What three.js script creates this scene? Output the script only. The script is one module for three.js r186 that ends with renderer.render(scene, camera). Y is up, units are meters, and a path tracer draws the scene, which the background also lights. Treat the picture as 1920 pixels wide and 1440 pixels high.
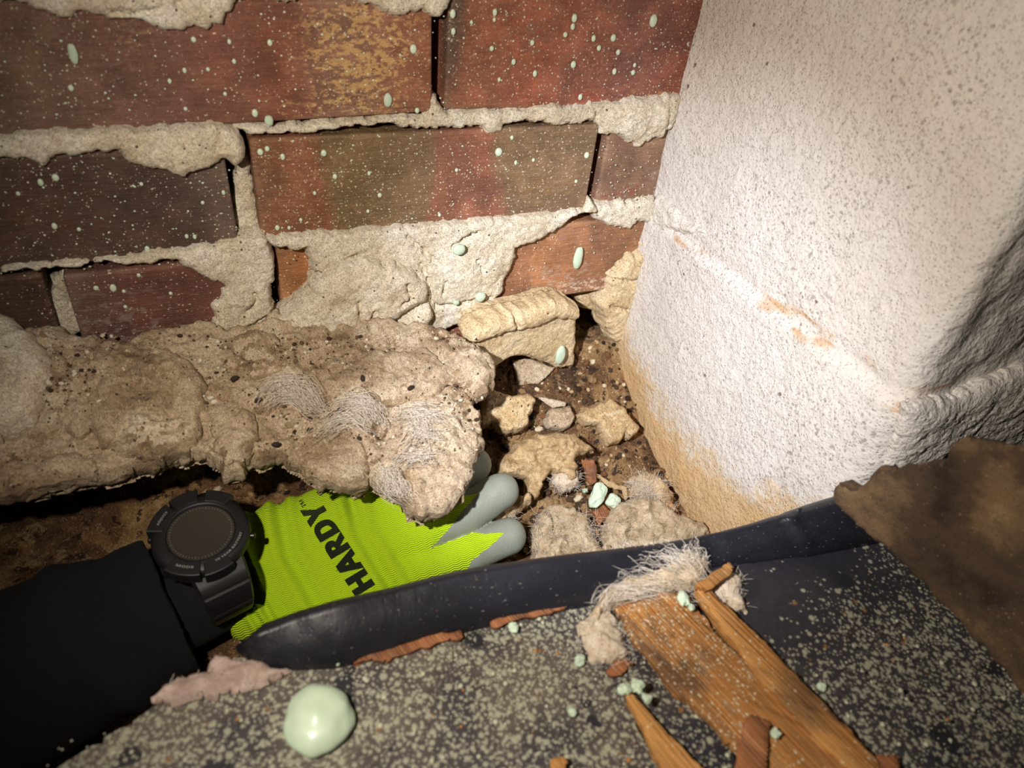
import * as THREE from 'three';
import { RoundedBoxGeometry } from 'three/addons/geometries/RoundedBoxGeometry.js';

// ------------------------------------------------------------------ camera, lights, exposure
// x runs along the brick courses, y up the wall, z out of the brick wall; the face of the bricks is z = 0
const V = (x, y, z) => new THREE.Vector3(x, y, z);
const scene = new THREE.Scene();
scene.background = new THREE.Color(0x000000);
const FOC = 1331, EYE = V(-0.0379, 0.18228, 0.37602);
const RIGHT = V(0.90807, 0.10382, 0.40574), DOWN = V(-0.16897, -0.79561, 0.58177), FWD = V(0.38321, -0.59685, -0.70493);
const camera = new THREE.PerspectiveCamera(2 * Math.atan(720 / FOC) * 180 / Math.PI, 4 / 3, 0.01, 20);
camera.position.copy(EYE);
camera.quaternion.setFromRotationMatrix(new THREE.Matrix4().makeBasis(RIGHT, DOWN.clone().negate(), FWD.clone().negate()));
camera.focus = 0.45; camera.userData.fStop = 9;
scene.add(camera);
const renderer = new THREE.WebGLRenderer({ antialias: true });
renderer.toneMapping = THREE.LinearToneMapping;
renderer.toneMappingExposure = 1.0;
renderer.shadowMap.enabled = true;

// a hand torch held to the left of the camera: a hot beam inside a wide weak spill
const LAMP = EYE.clone().addScaledVector(RIGHT, -0.085).addScaledVector(DOWN, -0.035);
const AIM = V(0.2578, -0.105, 0.045);
function beam(intensity, angle, penumbra, color) {
  const l = new THREE.SpotLight(color, intensity, 0, angle, penumbra, 2);
  l.position.copy(LAMP); l.target.position.copy(AIM); l.castShadow = true; l.shadow.radius = 0.3;
  l.shadow.mapSize.set(2048, 2048); l.shadow.camera.near = 0.02; l.shadow.bias = -0.0005;
  l.name = 'torch_beam'; scene.add(l, l.target); l.target.name = 'torch_aim';
}
beam(1.0, 0.43, 1, 0xf0f3ff);
beam(0.46, 1.0, 1, 0xfff2e2);

// ------------------------------------------------------------------ helpers
function rng(seed) { let a = seed >>> 0; return () => { a = (a + 0x6D2B79F5) | 0; let t = Math.imul(a ^ (a >>> 15), 1 | a); t = (t + Math.imul(t ^ (t >>> 7), 61 | t)) ^ t; return ((t ^ (t >>> 14)) >>> 0) / 4294967296; }; }
const sat = (x) => Math.max(0, Math.min(1, x)), mix = (a, b, t) => a + (b - a) * t;
const sstep = (a, b, x) => { const t = sat((x - a) / (b - a)); return t * t * (3 - 2 * t); };
const TAB = new Float32Array(65536); { const r = rng(20240); for (let i = 0; i < 65536; i++) TAB[i] = r(); }
const h3 = (x, y, z) => TAB[(Math.imul(x, 7919) ^ Math.imul(y, 30011) ^ Math.imul(z | 0, 52361) ^ (Math.imul(x + 11, y + 29) >> 3)) & 65535];
function noise(x, y, z) {   // value noise, -1 .. 1
  const xi = Math.floor(x), yi = Math.floor(y), zi = Math.floor(z); let u = x - xi, v = y - yi, w = z - zi;
  u = u * u * (3 - 2 * u); v = v * v * (3 - 2 * v); w = w * w * (3 - 2 * w);
  const a = h3(xi, yi, zi), b = h3(xi, yi + 1, zi), c = h3(xi, yi, zi + 1), d = h3(xi, yi + 1, zi + 1);
  const p = a + (h3(xi + 1, yi, zi) - a) * u, q = b + (h3(xi + 1, yi + 1, zi) - b) * u, r = c + (h3(xi + 1, yi, zi + 1) - c) * u, s = d + (h3(xi + 1, yi + 1, zi + 1) - d) * u;
  const e = p + (q - p) * v, f = r + (s - r) * v; return 2 * (e + (f - e) * w) - 1;
}
function fbm(x, y, z, oct = 4, gain = 0.5) { let s = 0, a = 1, n = 0; for (let i = 0; i < oct; i++) { s += a * noise(x, y, z + i * 17.3); n += a; a *= gain; x *= 2.03; y *= 2.03; z *= 2.03; } return s / n; }
function pn(x, y, p, seed) {   // 2D value noise that repeats after p cells, -1 .. 1
  const xi = Math.floor(x), yi = Math.floor(y); let u = x - xi, v = y - yi; u = u * u * (3 - 2 * u); v = v * v * (3 - 2 * v);
  const x0 = ((xi % p) + p) % p, y0 = ((yi % p) + p) % p, x1 = x0 + 1 === p ? 0 : x0 + 1, y1 = y0 + 1 === p ? 0 : y0 + 1;
  const a = h3(x0, y0, seed), b = h3(x0, y1, seed), c = a + (h3(x1, y0, seed) - a) * u, d = b + (h3(x1, y1, seed) - b) * u; return 2 * (c + (d - c) * v) - 1;
}
function pfbm(u, v, p, oct, seed, gain = 0.55) { let s = 0, a = 1, n = 0; for (let i = 0; i < oct; i++) { s += a * pn(u * p, v * p, p, seed + i); n += a; a *= gain; p *= 2; } return s / n; }
function dots(u, v, p, seed, rmin, rmax, dens) {   // one dot per lattice cell, 0 .. 1 inside a dot; wraps
  const x = u * p, y = v * p, xi = Math.floor(x), yi = Math.floor(y); let best = 0;
  for (let j = -1; j <= 1; j++) for (let i = -1; i <= 1; i++) {
    const cx = (((xi + i) % p) + p) % p, cy = (((yi + j) % p) + p) % p; if (h3(cx, cy, seed) > dens) continue;
    const dx = x - xi - i - h3(cx, cy, seed + 1), dy = y - yi - j - h3(cx, cy, seed + 2), t = h3(cx, cy, seed + 3), r = rmin + (rmax - rmin) * t * t, d = (dx * dx + dy * dy) / (r * r);
    if (d < 1 && 1 - d > best) best = 1 - d;
  }
  return best;
}

// pixels of the photograph to places in the cavity
const ray = (x, y) => V(0, 0, 0).addScaledVector(RIGHT, (x - 960) / FOC).addScaledVector(DOWN, (y - 720) / FOC).add(FWD);
const atS = (x, y, s) => ray(x, y).multiplyScalar(s).add(EYE);
const onPlane = (x, y, o, n) => { const d = ray(x, y); return d.multiplyScalar(o.clone().sub(EYE).dot(n) / d.dot(n)).add(EYE); };
const onZ = (x, y, z) => onPlane(x, y, V(0, 0, z), V(0, 0, 1));
const onY = (x, y, h) => onPlane(x, y, V(0, h, 0), V(0, 1, 0));
const onX = (x, y, a) => onPlane(x, y, V(a, 0, 0), V(1, 0, 0));
const pixelsToPlane = (list, o, n) => list.map(([x, y]) => onPlane(x, y, o, n));

// names, labels
const used = {};
function named(o, name) { const k = used[name] = (used[name] ?? -1) + 1; o.name = k ? `${name}_${String(k).padStart(3, '0')}` : name; return o; }
function thing(o, name, label, category, group) { named(o, name); o.userData = { label, category }; if (group) o.userData.group = group; scene.add(o); return o; }
function structure(o, name, label, category) { named(o, name); o.userData = { kind: 'structure', label, category }; scene.add(o); return o; }
function part(name, geo, mat, parent) { const m = new THREE.Mesh(geo, mat); m.name = name; parent.add(m); return m; }
const group = () => new THREE.Group();

// textures
function dataTex(w, h, fn, srgb, wrap = true) {
  const d = new Uint8Array(w * h * 4), c = [0, 0, 0];
  for (let j = 0; j < h; j++) for (let i = 0; i < w; i++) {
    const r = fn((i + 0.5) / w, (j + 0.5) / h, c) ?? c, k = (j * w + i) * 4;
    if (typeof r === 'number') d[k] = d[k + 1] = d[k + 2] = 255 * sat(r);
    else for (let q = 0; q < 3; q++) d[k + q] = 255 * sat(r[q]);
    d[k + 3] = 255;
  }
  const t = new THREE.DataTexture(d, w, h); t.magFilter = THREE.LinearFilter; t.minFilter = THREE.LinearMipmapLinearFilter; t.generateMipmaps = true;
  if (wrap) t.wrapS = t.wrapT = THREE.RepeatWrapping;
  if (srgb) t.colorSpace = THREE.SRGBColorSpace; t.needsUpdate = true; return t;
}
const tiled = (t, size, ry = size) => { const c = t.clone(); c.repeat.set(1 / size, 1 / ry); c.needsUpdate = true; return c; };
const ramp = (stops, t, out) => { let i = 0; while (i < stops.length - 2 && t > stops[i + 1][0]) i++; const [a, ca] = stops[i], [b, cb] = stops[i + 1], k = sstep(0, 1, sat((t - a) / (b - a))); for (let q = 0; q < 3; q++) out[q] = mix(ca[q], cb[q], k); return out; };
const hex = (h) => [(h >> 16 & 255) / 255, (h >> 8 & 255) / 255, (h & 255) / 255];
const lerp3 = (o, c, t) => { for (let q = 0; q < 3; q++) o[q] = mix(o[q], c[q], t); };

// geometry from arrays
function makeGeo(pos, idx, uv) { const g = new THREE.BufferGeometry(); g.setAttribute('position', new THREE.Float32BufferAttribute(pos, 3)); if (uv) g.setAttribute('uv', new THREE.Float32BufferAttribute(uv, 2)); if (idx) g.setIndex(idx); g.computeVertexNormals(); return g; }

// surface of an implicit body (naive surface nets)
function nets(f, lo, hi, cell, uvOf) {
  const n = [0, 1, 2].map((k) => Math.ceil((hi.getComponent(k) - lo.getComponent(k)) / cell) + 2), [nx, ny, nz] = n;
  const val = new Float32Array(nx * ny * nz), vid = new Int32Array(nx * ny * nz).fill(-1), P = V(0, 0, 0);
  for (let k = 0, q = 0; k < nz; k++) for (let j = 0; j < ny; j++) for (let i = 0; i < nx; i++, q++) val[q] = f(P.set(lo.x + i * cell, lo.y + j * cell, lo.z + k * cell));
  const pos = [], idx = [], uv = [], sx = 1, sy = nx, sz = nx * ny, co = [0, sx, sy, sx + sy, sz, sx + sz, sy + sz, sx + sy + sz], ed = [[0, 1], [2, 3], [4, 5], [6, 7], [0, 2], [1, 3], [4, 6], [5, 7], [0, 4], [1, 5], [2, 6], [3, 7]];
  for (let k = 0; k < nz - 1; k++) for (let j = 0; j < ny - 1; j++) for (let i = 0; i < nx - 1; i++) {
    const q = i + j * sy + k * sz; let m = 0; for (let c = 0; c < 8; c++) if (val[q + co[c]] < 0) m |= 1 << c; if (m === 0 || m === 255) continue;
    let x = 0, y = 0, z = 0, c = 0;
    for (const [a, b] of ed) { const va = val[q + co[a]], vb = val[q + co[b]]; if ((va < 0) === (vb < 0)) continue; const t = va / (va - vb); x += mix(a & 1, b & 1, t); y += mix(a >> 1 & 1, b >> 1 & 1, t); z += mix(a >> 2, b >> 2, t); c++; }
    vid[q] = pos.length / 3; pos.push(lo.x + (i + x / c) * cell, lo.y + (j + y / c) * cell, lo.z + (k + z / c) * cell);
  }
  const quad = (a, b, c, d, flip) => flip ? idx.push(a, c, b, a, d, c) : idx.push(a, b, c, a, c, d);
  for (let k = 1; k < nz - 1; k++) for (let j = 1; j < ny - 1; j++) for (let i = 1; i < nx - 1; i++) {
    const q = i + j * sy + k * sz, s = val[q] < 0;
    if (s !== val[q + sx] < 0) quad(vid[q - sy - sz], vid[q - sz], vid[q], vid[q - sy], !s);
    if (s !== val[q + sy] < 0) quad(vid[q - sx - sz], vid[q - sx], vid[q], vid[q - sz], !s);
    if (s !== val[q + sz] < 0) quad(vid[q - sx - sy], vid[q - sy], vid[q], vid[q - sx], !s);
  }
  if (uvOf) for (let i = 0; i < pos.length; i += 3) uv.push(...uvOf(P.set(pos[i], pos[i + 1], pos[i + 2])));
  return makeGeo(pos, idx, uvOf ? uv : null);
}
const smin = (a, b, k) => { const h = sat(0.5 + 0.5 * (b - a) / k); return mix(b, a, h) - k * h * (1 - h); };
function capsule(p, a, b, ra, rb) { const bx = b.x - a.x, by = b.y - a.y, bz = b.z - a.z, px = p.x - a.x, py = p.y - a.y, pz = p.z - a.z; const t = sat((px * bx + py * by + pz * bz) / (bx * bx + by * by + bz * bz)); return Math.hypot(px - bx * t, py - by * t, pz - bz * t) - mix(ra, rb, t); }
const triplanarUv = (g) => { const p = g.attributes.position, n = g.attributes.normal, uv = []; for (let i = 0; i < p.count; i++) { const ax = Math.abs(n.getX(i)), ay = Math.abs(n.getY(i)), az = Math.abs(n.getZ(i)); if (az >= ax && az >= ay) uv.push(p.getX(i), p.getY(i)); else if (ay >= ax) uv.push(p.getX(i), p.getZ(i)); else uv.push(p.getZ(i), p.getY(i)); } g.setAttribute('uv', new THREE.Float32BufferAttribute(uv, 2)); return g; };

// texture coordinates in metres, each triangle seen along the axis it faces most
function boxUv(g) {
  const h = g.toNonIndexed(), p = h.attributes.position, n = h.attributes.normal, uv = h.attributes.uv ?? new THREE.Float32BufferAttribute(new Float32Array(p.count * 2), 2);
  for (let i = 0; i < p.count; i += 3) {
    const x = Math.abs(n.getX(i) + n.getX(i + 1) + n.getX(i + 2)), y = Math.abs(n.getY(i) + n.getY(i + 1) + n.getY(i + 2)), z = Math.abs(n.getZ(i) + n.getZ(i + 1) + n.getZ(i + 2));
    for (let k = i; k < i + 3; k++) if (z >= x && z >= y) uv.setXY(k, p.getX(k), p.getY(k)); else if (y >= x) uv.setXY(k, p.getX(k), p.getZ(k)); else uv.setXY(k, p.getZ(k), p.getY(k));
  }
  h.setAttribute('uv', uv); return h;
}
// a piece with a torn outline on a plane: real front relief, sides and back
function segDist(px, py, pts) { let best = 1e9, bx = 0, by = 0; for (let i = 0; i < pts.length - 1; i++) { const [ax, ay] = pts[i], [cx, cy] = pts[i + 1], dx = cx - ax, dy = cy - ay, t = sat(((px - ax) * dx + (py - ay) * dy) / (dx * dx + dy * dy + 1e-12)), qx = ax + dx * t, qy = ay + dy * t, d = (px - qx) ** 2 + (py - qy) ** 2; if (d < best) { best = d; bx = qx; by = qy; } } return [Math.sqrt(best), bx, by]; }
function basis(n) { const eu = Math.abs(n.x) > 0.9 ? V(0, 0, -Math.sign(n.x)) : V(1, 0, 0); eu.addScaledVector(n, -eu.dot(n)).normalize(); return [eu, n.clone().cross(eu)]; }
function slabGeo({ pts, o, n, cell = 0.0015, jag = 0.0012, jagSize = 0.004, top, depth = 0.006, seed = 1, cracks = [], crackDepth = 0.0045, crackWidth = 0.001, under = 0, sideRough = 0.0016, undercut = 0.0015, faceUv = true }) {
  n = n.clone().normalize(); const [eu, ev] = basis(n), to2 = (P) => { const d = P.clone().sub(o); return [d.dot(eu), d.dot(ev)]; };
  const base = pts.map(to2), poly = [];
  for (let i = 0; i < base.length; i++) {
    const [ax, ay] = base[i], [bx, by] = base[(i + 1) % base.length], len = Math.hypot(bx - ax, by - ay), m = Math.max(1, Math.round(len / (cell * 1.3)));
    for (let k = 0; k < m; k++) { const x = mix(ax, bx, k / m), y = mix(ay, by, k / m), s = 1 / jagSize; poly.push([x + jag * (noise(x * s, y * s, seed) + 0.6 * noise(x * s * 2.7, y * s * 2.7, seed + 5)), y + jag * (noise(x * s, y * s, seed + 9) + 0.6 * noise(x * s * 2.7, y * s * 2.7, seed + 13))]); }
  }
  const loop = [...poly, poly[0]], cr = cracks.map((c) => c.map(to2));
  let x0 = 1e9, x1 = -1e9, y0 = 1e9, y1 = -1e9; for (const [x, y] of poly) { x0 = Math.min(x0, x); x1 = Math.max(x1, x); y0 = Math.min(y0, y); y1 = Math.max(y1, y); }
  const nx = Math.ceil((x1 - x0) / cell) + 2, ny = Math.ceil((y1 - y0) / cell) + 2, id = new Int32Array(nx * ny).fill(-1), U = [], W = [], D = [];
  const inside = (x, y) => { let c = false; for (let i = 0, j = poly.length - 1; i < poly.length; j = i++) { const [xi, yi] = poly[i], [xj, yj] = poly[j]; if ((yi > y) !== (yj > y) && x < (xj - xi) * (y - yi) / (yj - yi) + xi) c = !c; } return c; };
  for (let j = 0; j < ny; j++) for (let i = 0; i < nx; i++) {
    let x = x0 + (i - 0.5) * cell, y = y0 + (j - 0.5) * cell; const [d, bx, by] = segDist(x, y, loop), ins = inside(x, y);
    if (d < cell * 0.5) { id[j * nx + i] = U.length; U.push(bx); W.push(by); D.push(0); } else if (ins) { id[j * nx + i] = U.length; U.push(x); W.push(y); D.push(d); }
  }
  const tris = []; const tri = (a, b, c) => { if (a < 0 || b < 0 || c < 0) return; if (!D[a] && !D[b] && !D[c] && !inside((U[a] + U[b] + U[c]) / 3, (W[a] + W[b] + W[c]) / 3)) return; const ar = (U[b] - U[a]) * (W[c] - W[a]) - (U[c] - U[a]) * (W[b] - W[a]); if (Math.abs(ar) < 1e-12) return; tris.push(a, b, c); };
  for (let j = 0; j < ny - 1; j++) for (let i = 0; i < nx - 1; i++) { const a = id[j * nx + i], b = id[j * nx + i + 1], c = id[(j + 1) * nx + i + 1], d = id[(j + 1) * nx + i]; if ((i + j) & 1) { tri(a, b, c); tri(a, c, d); } else { tri(a, b, d); tri(b, c, d); } }
  const N = U.length, pos = [], uv = [], idx = [], Q = V(0, 0, 0), put = (u, w, h) => { Q.copy(o).addScaledVector(eu, u).addScaledVector(ev, w).addScaledVector(n, h); pos.push(Q.x, Q.y, Q.z); uv.push(u, w); };
  const H = [];
  for (let i = 0; i < N; i++) { let h = top(U[i], W[i], D[i]); for (const c of cr) { const [d] = segDist(U[i] + 0.0008 * noise(U[i] * 500, W[i] * 500, 3), W[i] + 0.0008 * noise(U[i] * 500, W[i] * 500, 8), c); if (d < crackWidth * 3) h -= crackDepth * Math.exp(-((d / crackWidth) ** 2)); } H.push(h); put(U[i], W[i], h); }
  for (let i = 0; i < tris.length; i++) idx.push(tris[i]);
  const ec = new Map(); for (let i = 0; i < tris.length; i += 3) for (let k = 0; k < 3; k++) { const a = tris[i + k], b = tris[i + (k + 1) % 3]; if (ec.has(b * 1e6 + a)) ec.delete(b * 1e6 + a); else ec.set(a * 1e6 + b, [a, b]); }
  // rough broken sides, drawn in under the lip
  const out = new Map(), add = (i, x, y) => { const q = out.get(i) ?? [0, 0]; q[0] += x; q[1] += y; out.set(i, q); };
  for (const [a, b] of ec.values()) { const x = W[b] - W[a], y = U[a] - U[b]; add(a, x, y); add(b, x, y); }
  for (let i = 0; i < N; i++) { const q = out.get(i); let iu = 0, iw = 0; if (q) { const l = Math.hypot(...q) || 1; iu = -undercut * q[0] / l; iw = -undercut * q[1] / l; } put(U[i] + iu, W[i] + iw, -depth + under * fbm(U[i] * 120, W[i] * 120, seed + 40, 3) * sat(D[i] / 0.004)); }
  for (let i = 0; i < tris.length; i += 3) idx.push(tris[i] + N, tris[i + 2] + N, tris[i + 1] + N);
  const rings = Math.max(2, Math.min(9, Math.round(depth / 0.0022))), first = new Map();
  for (const [i, [ox, oy]] of out) {
    first.set(i, pos.length / 3); const l = Math.hypot(ox, oy) || 1, nxo = ox / l, nyo = oy / l;
    for (let r = 0; r <= rings; r++) { const t = r / rings, h = mix(H[i], -depth, t), w = r === 0 || r === rings ? 0 : sideRough * (fbm(U[i] * 220, W[i] * 220, h * 220 + seed, 3) + 0.25), inw = -undercut * t + w; put(U[i] + nxo * inw, W[i] + nyo * inw, h); }
  }
  for (const [a, b] of ec.values()) { const p = first.get(a), q = first.get(b); for (let r = 0; r < rings; r++) idx.push(p + r, p + r + 1, q + r, q + r, p + r + 1, q + r + 1); }
  const geo = makeGeo(pos, idx, uv); return faceUv ? boxUv(geo) : geo;
}
// usual relief of mortar: a rounded rim, lumps, grain
const lumpy = ({ t = 0.008, rim = 0.006, rough = 0.0012, size = 0.012, seed = 1, fine = 0.0005, bulges = [], flat = 0.62 }) => (u, v, d) => {
  const k = sat(d / rim); let h = t * (flat * Math.sqrt(1 - (1 - sat(d / (rim * 0.3))) ** 2) + (1 - flat) * k * (2 - k));
  const s = fbm(u / size, v / size, seed, 5, 0.6), r = 1 - Math.abs(fbm(u / (size * 0.55), v / (size * 0.4), seed + 7, 3));
  h += rough * (s + 0.7 * (r - 0.75)) * (0.4 + 0.6 * k) + fine * (fbm(u / 0.0028, v / 0.002, seed + 3, 2) + 0.5 * noise(u / 0.0012, v / 0.0009, seed + 5));
  for (const [bu, bv, ru, rv, a] of bulges) { const q = ((u - bu) / ru) ** 2 + ((v - bv) / rv) ** 2; if (q < 1) h += a * (1 - q) * (1 - q * 0.3); }
  return h;
};
// a thin three-sided strand through points
function addStrand(pos, idx, pts, r) {
  const k0 = pos.length / 3, t = V(0, 0, 0), a = V(0, 0, 0), b = V(0, 0, 0);
  pts.forEach((p, i) => { t.copy(pts[Math.min(i + 1, pts.length - 1)]).sub(pts[Math.max(i - 1, 0)]).normalize(); a.set(t.y, t.z, t.x).cross(t).normalize(); b.copy(t).cross(a); const q = i === 0 || i === pts.length - 1 ? r * 0.3 : r; for (let j = 0; j < 3; j++) { const c = q * Math.cos(j * 2.0944), s = q * Math.sin(j * 2.0944); pos.push(p.x + a.x * c + b.x * s, p.y + a.y * c + b.y * s, p.z + a.z * c + b.z * s); } });
  for (let i = 0; i < pts.length - 1; i++) for (let j = 0; j < 3; j++) { const p = k0 + i * 3 + j, q = k0 + i * 3 + (j + 1) % 3; idx.push(p, q, q + 3, p, q + 3, p + 3); }
}
// loose fibres
function fibres(count, seed, at, len, thick, dir, curl = 0.6) {
  const R = rng(seed), pos = [], idx = [];
  for (let i = 0; i < count; i++) {
    const p = at(R), d = dir(R, p).normalize(), pts = [p.clone()], L = len * (0.4 + R());
    for (let k = 0; k < 5; k++) { d.add(V(R() - 0.5, R() - 0.5, R() - 0.5).multiplyScalar(curl)).normalize(); p.addScaledVector(d, L / 5); pts.push(p.clone()); }
    addStrand(pos, idx, pts, thick * (0.6 + 0.8 * R()));
  }
  return makeGeo(pos, idx);
}
// strands that run together along a path
function bundle(paths, count, seed, spread, thick) {
  const R = rng(seed), pos = [], idx = [];
  for (const path of paths) { const c = new THREE.CatmullRomCurve3(path), fixed = []; for (let q = 0; q <= 40; q++) fixed.push(c.getPoint(q / 40)); for (let i = 0; i < count; i++) {
    const off = V(R() - 0.5, 0.7 * R(), R() - 0.5).multiplyScalar(spread * 2), a = R() * 0.5, b = 0.5 + R() * 0.5, k = R() * 50, pts = [];
    for (let j = 0; j <= 9; j++) { const t = mix(a, b, j / 9), p = fixed[Math.round(t * 40)].clone(); p.add(off).add(V(noise(t * 5, k, 1), 0.6 * noise(t * 5, k, 2), noise(t * 5, k, 3)).multiplyScalar(spread)); pts.push(p); }
    addStrand(pos, idx, pts, thick * (0.5 + R()));
  } }
  return makeGeo(pos, idx);
}

// ------------------------------------------------------------------ materials
const std = (o) => new THREE.MeshPhysicalMaterial({ roughness: 0.9, ...o });
const mortarBump = dataTex(1024, 1024, (u, v) => { const a = pfbm(u, v, 24, 5, 11), pits = dots(u, v, 90, 31, 0.1, 0.42, 0.35), grain = dots(u, v, 150, 51, 0.2, 0.5, 0.6); return 0.5 + 0.33 * a - 0.35 * pits + 0.16 * grain; });
const mortarMap = (stops, seed, speck) => dataTex(1024, 1024, (u, v, c) => {
  ramp(stops, sat(0.5 + 0.75 * pfbm(u, v, 6, 6, seed)), c); const g = 1 + 0.14 * pfbm(u, v, 128, 2, seed + 9); for (let q = 0; q < 3; q++) c[q] *= g;
  const d = dots(u, v, 46, seed + 60, 0.06, 0.3, speck); if (d > 0.1) lerp3(c, [0.2, 0.15, 0.11], 0.75);
  const l = dots(u, v, 80, seed + 70, 0.08, 0.3, 0.25); if (l > 0.2) lerp3(c, [0.93, 0.9, 0.82], 0.5);
}, true);
const mortarClean = mortarMap([[0, hex(0xbfae92)], [0.4, hex(0xd6c8ae)], [0.7, hex(0xe2d8c2)], [1, hex(0xebe4d4)]], 3, 0.04);
const mortarDirty = mortarMap([[0, hex(0x735c45)], [0.3, hex(0x9d8669)], [0.6, hex(0xb9a488)], [1, hex(0xcdbda3)]], 7, 0.2);
const mortarTan = mortarMap([[0, hex(0xa1855c)], [0.4, hex(0xbd9f72)], [0.7, hex(0xceb58b)], [1, hex(0xdccaa8)]], 13, 0.14);
const M = {};
const mortarMat = (map) => std({ map: tiled(map, 0.11), bumpMap: tiled(mortarBump, 0.07), bumpScale: 0.0016, roughness: 0.95 });
M.mortar = mortarMat(mortarClean); M.ledge = mortarMat(mortarDirty); M.tan = mortarMat(mortarTan); M.pale = mortarMat(mortarClean); M.pale.color.set(0xf8ead0);
M.bed = std({ map: tiled(mortarDirty, 0.11), bumpMap: tiled(mortarBump, 0.07), bumpScale: 0.0012 });

// bricks: each has a print of its own. stops run along the brick, patches = [u, v, radius u, radius v, colour, strength, ragged]
const brickBump = dataTex(512, 512, (u, v) => 0.5 + 0.35 * pfbm(u, v, 16, 5, 77) - 0.5 * dots(u, v, 40, 91, 0.05, 0.3, 0.2) + 0.2 * pn(u * 8, v * 160, 8 * 20, 5));
function brickMat(seed, stops, patches = [], specks = 1, dark = 0) {
  const map = dataTex(768, 212, (u, v, c) => {
    const x = u * 3.7, wob = 0.05 * fbm(x * 2, v * 1.3, seed, 3);
    ramp(stops, sat(u + wob), c);
    const b = fbm(x * 5, v * 5, seed + 2, 4), streak = fbm(x * 6, v * 60, seed + 4, 3), g = 1 + 0.2 * b + 0.1 * streak + 0.09 * fbm(x * 90, v * 90, seed + 5, 2);
    for (let q = 0; q < 3; q++) c[q] *= g;
    if (fbm(x * 3, v * 3, seed + 6, 3) > 0.18) lerp3(c, [0.34, 0.22, 0.2], 0.22);
    const gy = 0.35 * c[0] + 0.45 * c[1] + 0.2 * c[2]; for (let q = 0; q < 3; q++) c[q] = mix(c[q], gy * [1.12, 1, 0.9][q], 0.36) * 1.14;
    for (const [pu, pv, ru, rv, col, k, rag] of patches) { const d = Math.hypot((u - pu) / ru, (v - pv) / rv), m = sat(1.25 - d) * k, n = 0.5 + 0.5 * fbm(x * rag * 1.5, v * rag * 2.6, seed + 20, 4, 0.8); if (m > 0) lerp3(c, col, sstep(0.44, 0.62, n * 0.95 + m * 0.28 - 0.16) * sat(m * 1.8) * 0.85); }
    const dust = sat(fbm(x * 40, v * 70, seed + 30, 3, 0.7) - 0.12) * sat(0.5 + fbm(x * 2, v * 2, seed + 31, 2)); lerp3(c, [0.72, 0.6, 0.5], sat(dust * 1.2 * specks));
    const e = Math.min(u * 3.7, (1 - u) * 3.7, v, 1 - v); if (e < 0.09) lerp3(c, [0.62, 0.53, 0.44], 0.5 * sat(1 - e / (0.05 + 0.04 * b)) * sat(0.6 + streak));
    const s1 = dots(u * 1, v * 0.281, 150, seed * 3 + 1, 0.06, 0.34, 0.3 * specks), s2 = dots(u + 0.3, v * 0.281 + 0.1, 60, seed * 3 + 5, 0.04, 0.16, 0.25 * specks);
    if (s1 > 0.12 || s2 > 0.12) lerp3(c, [0.88, 0.85, 0.76], 0.85);
  }, true, false);
  const bump = tiled(brickBump, 0.28, 1);
  return std({ map, bumpMap: bump, bumpScale: 0.0006, roughness: 0.72, specularIntensity: 0.5 });
}
const TAN = hex(0xc9a36a), PALE = hex(0xb9a99c);
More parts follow.
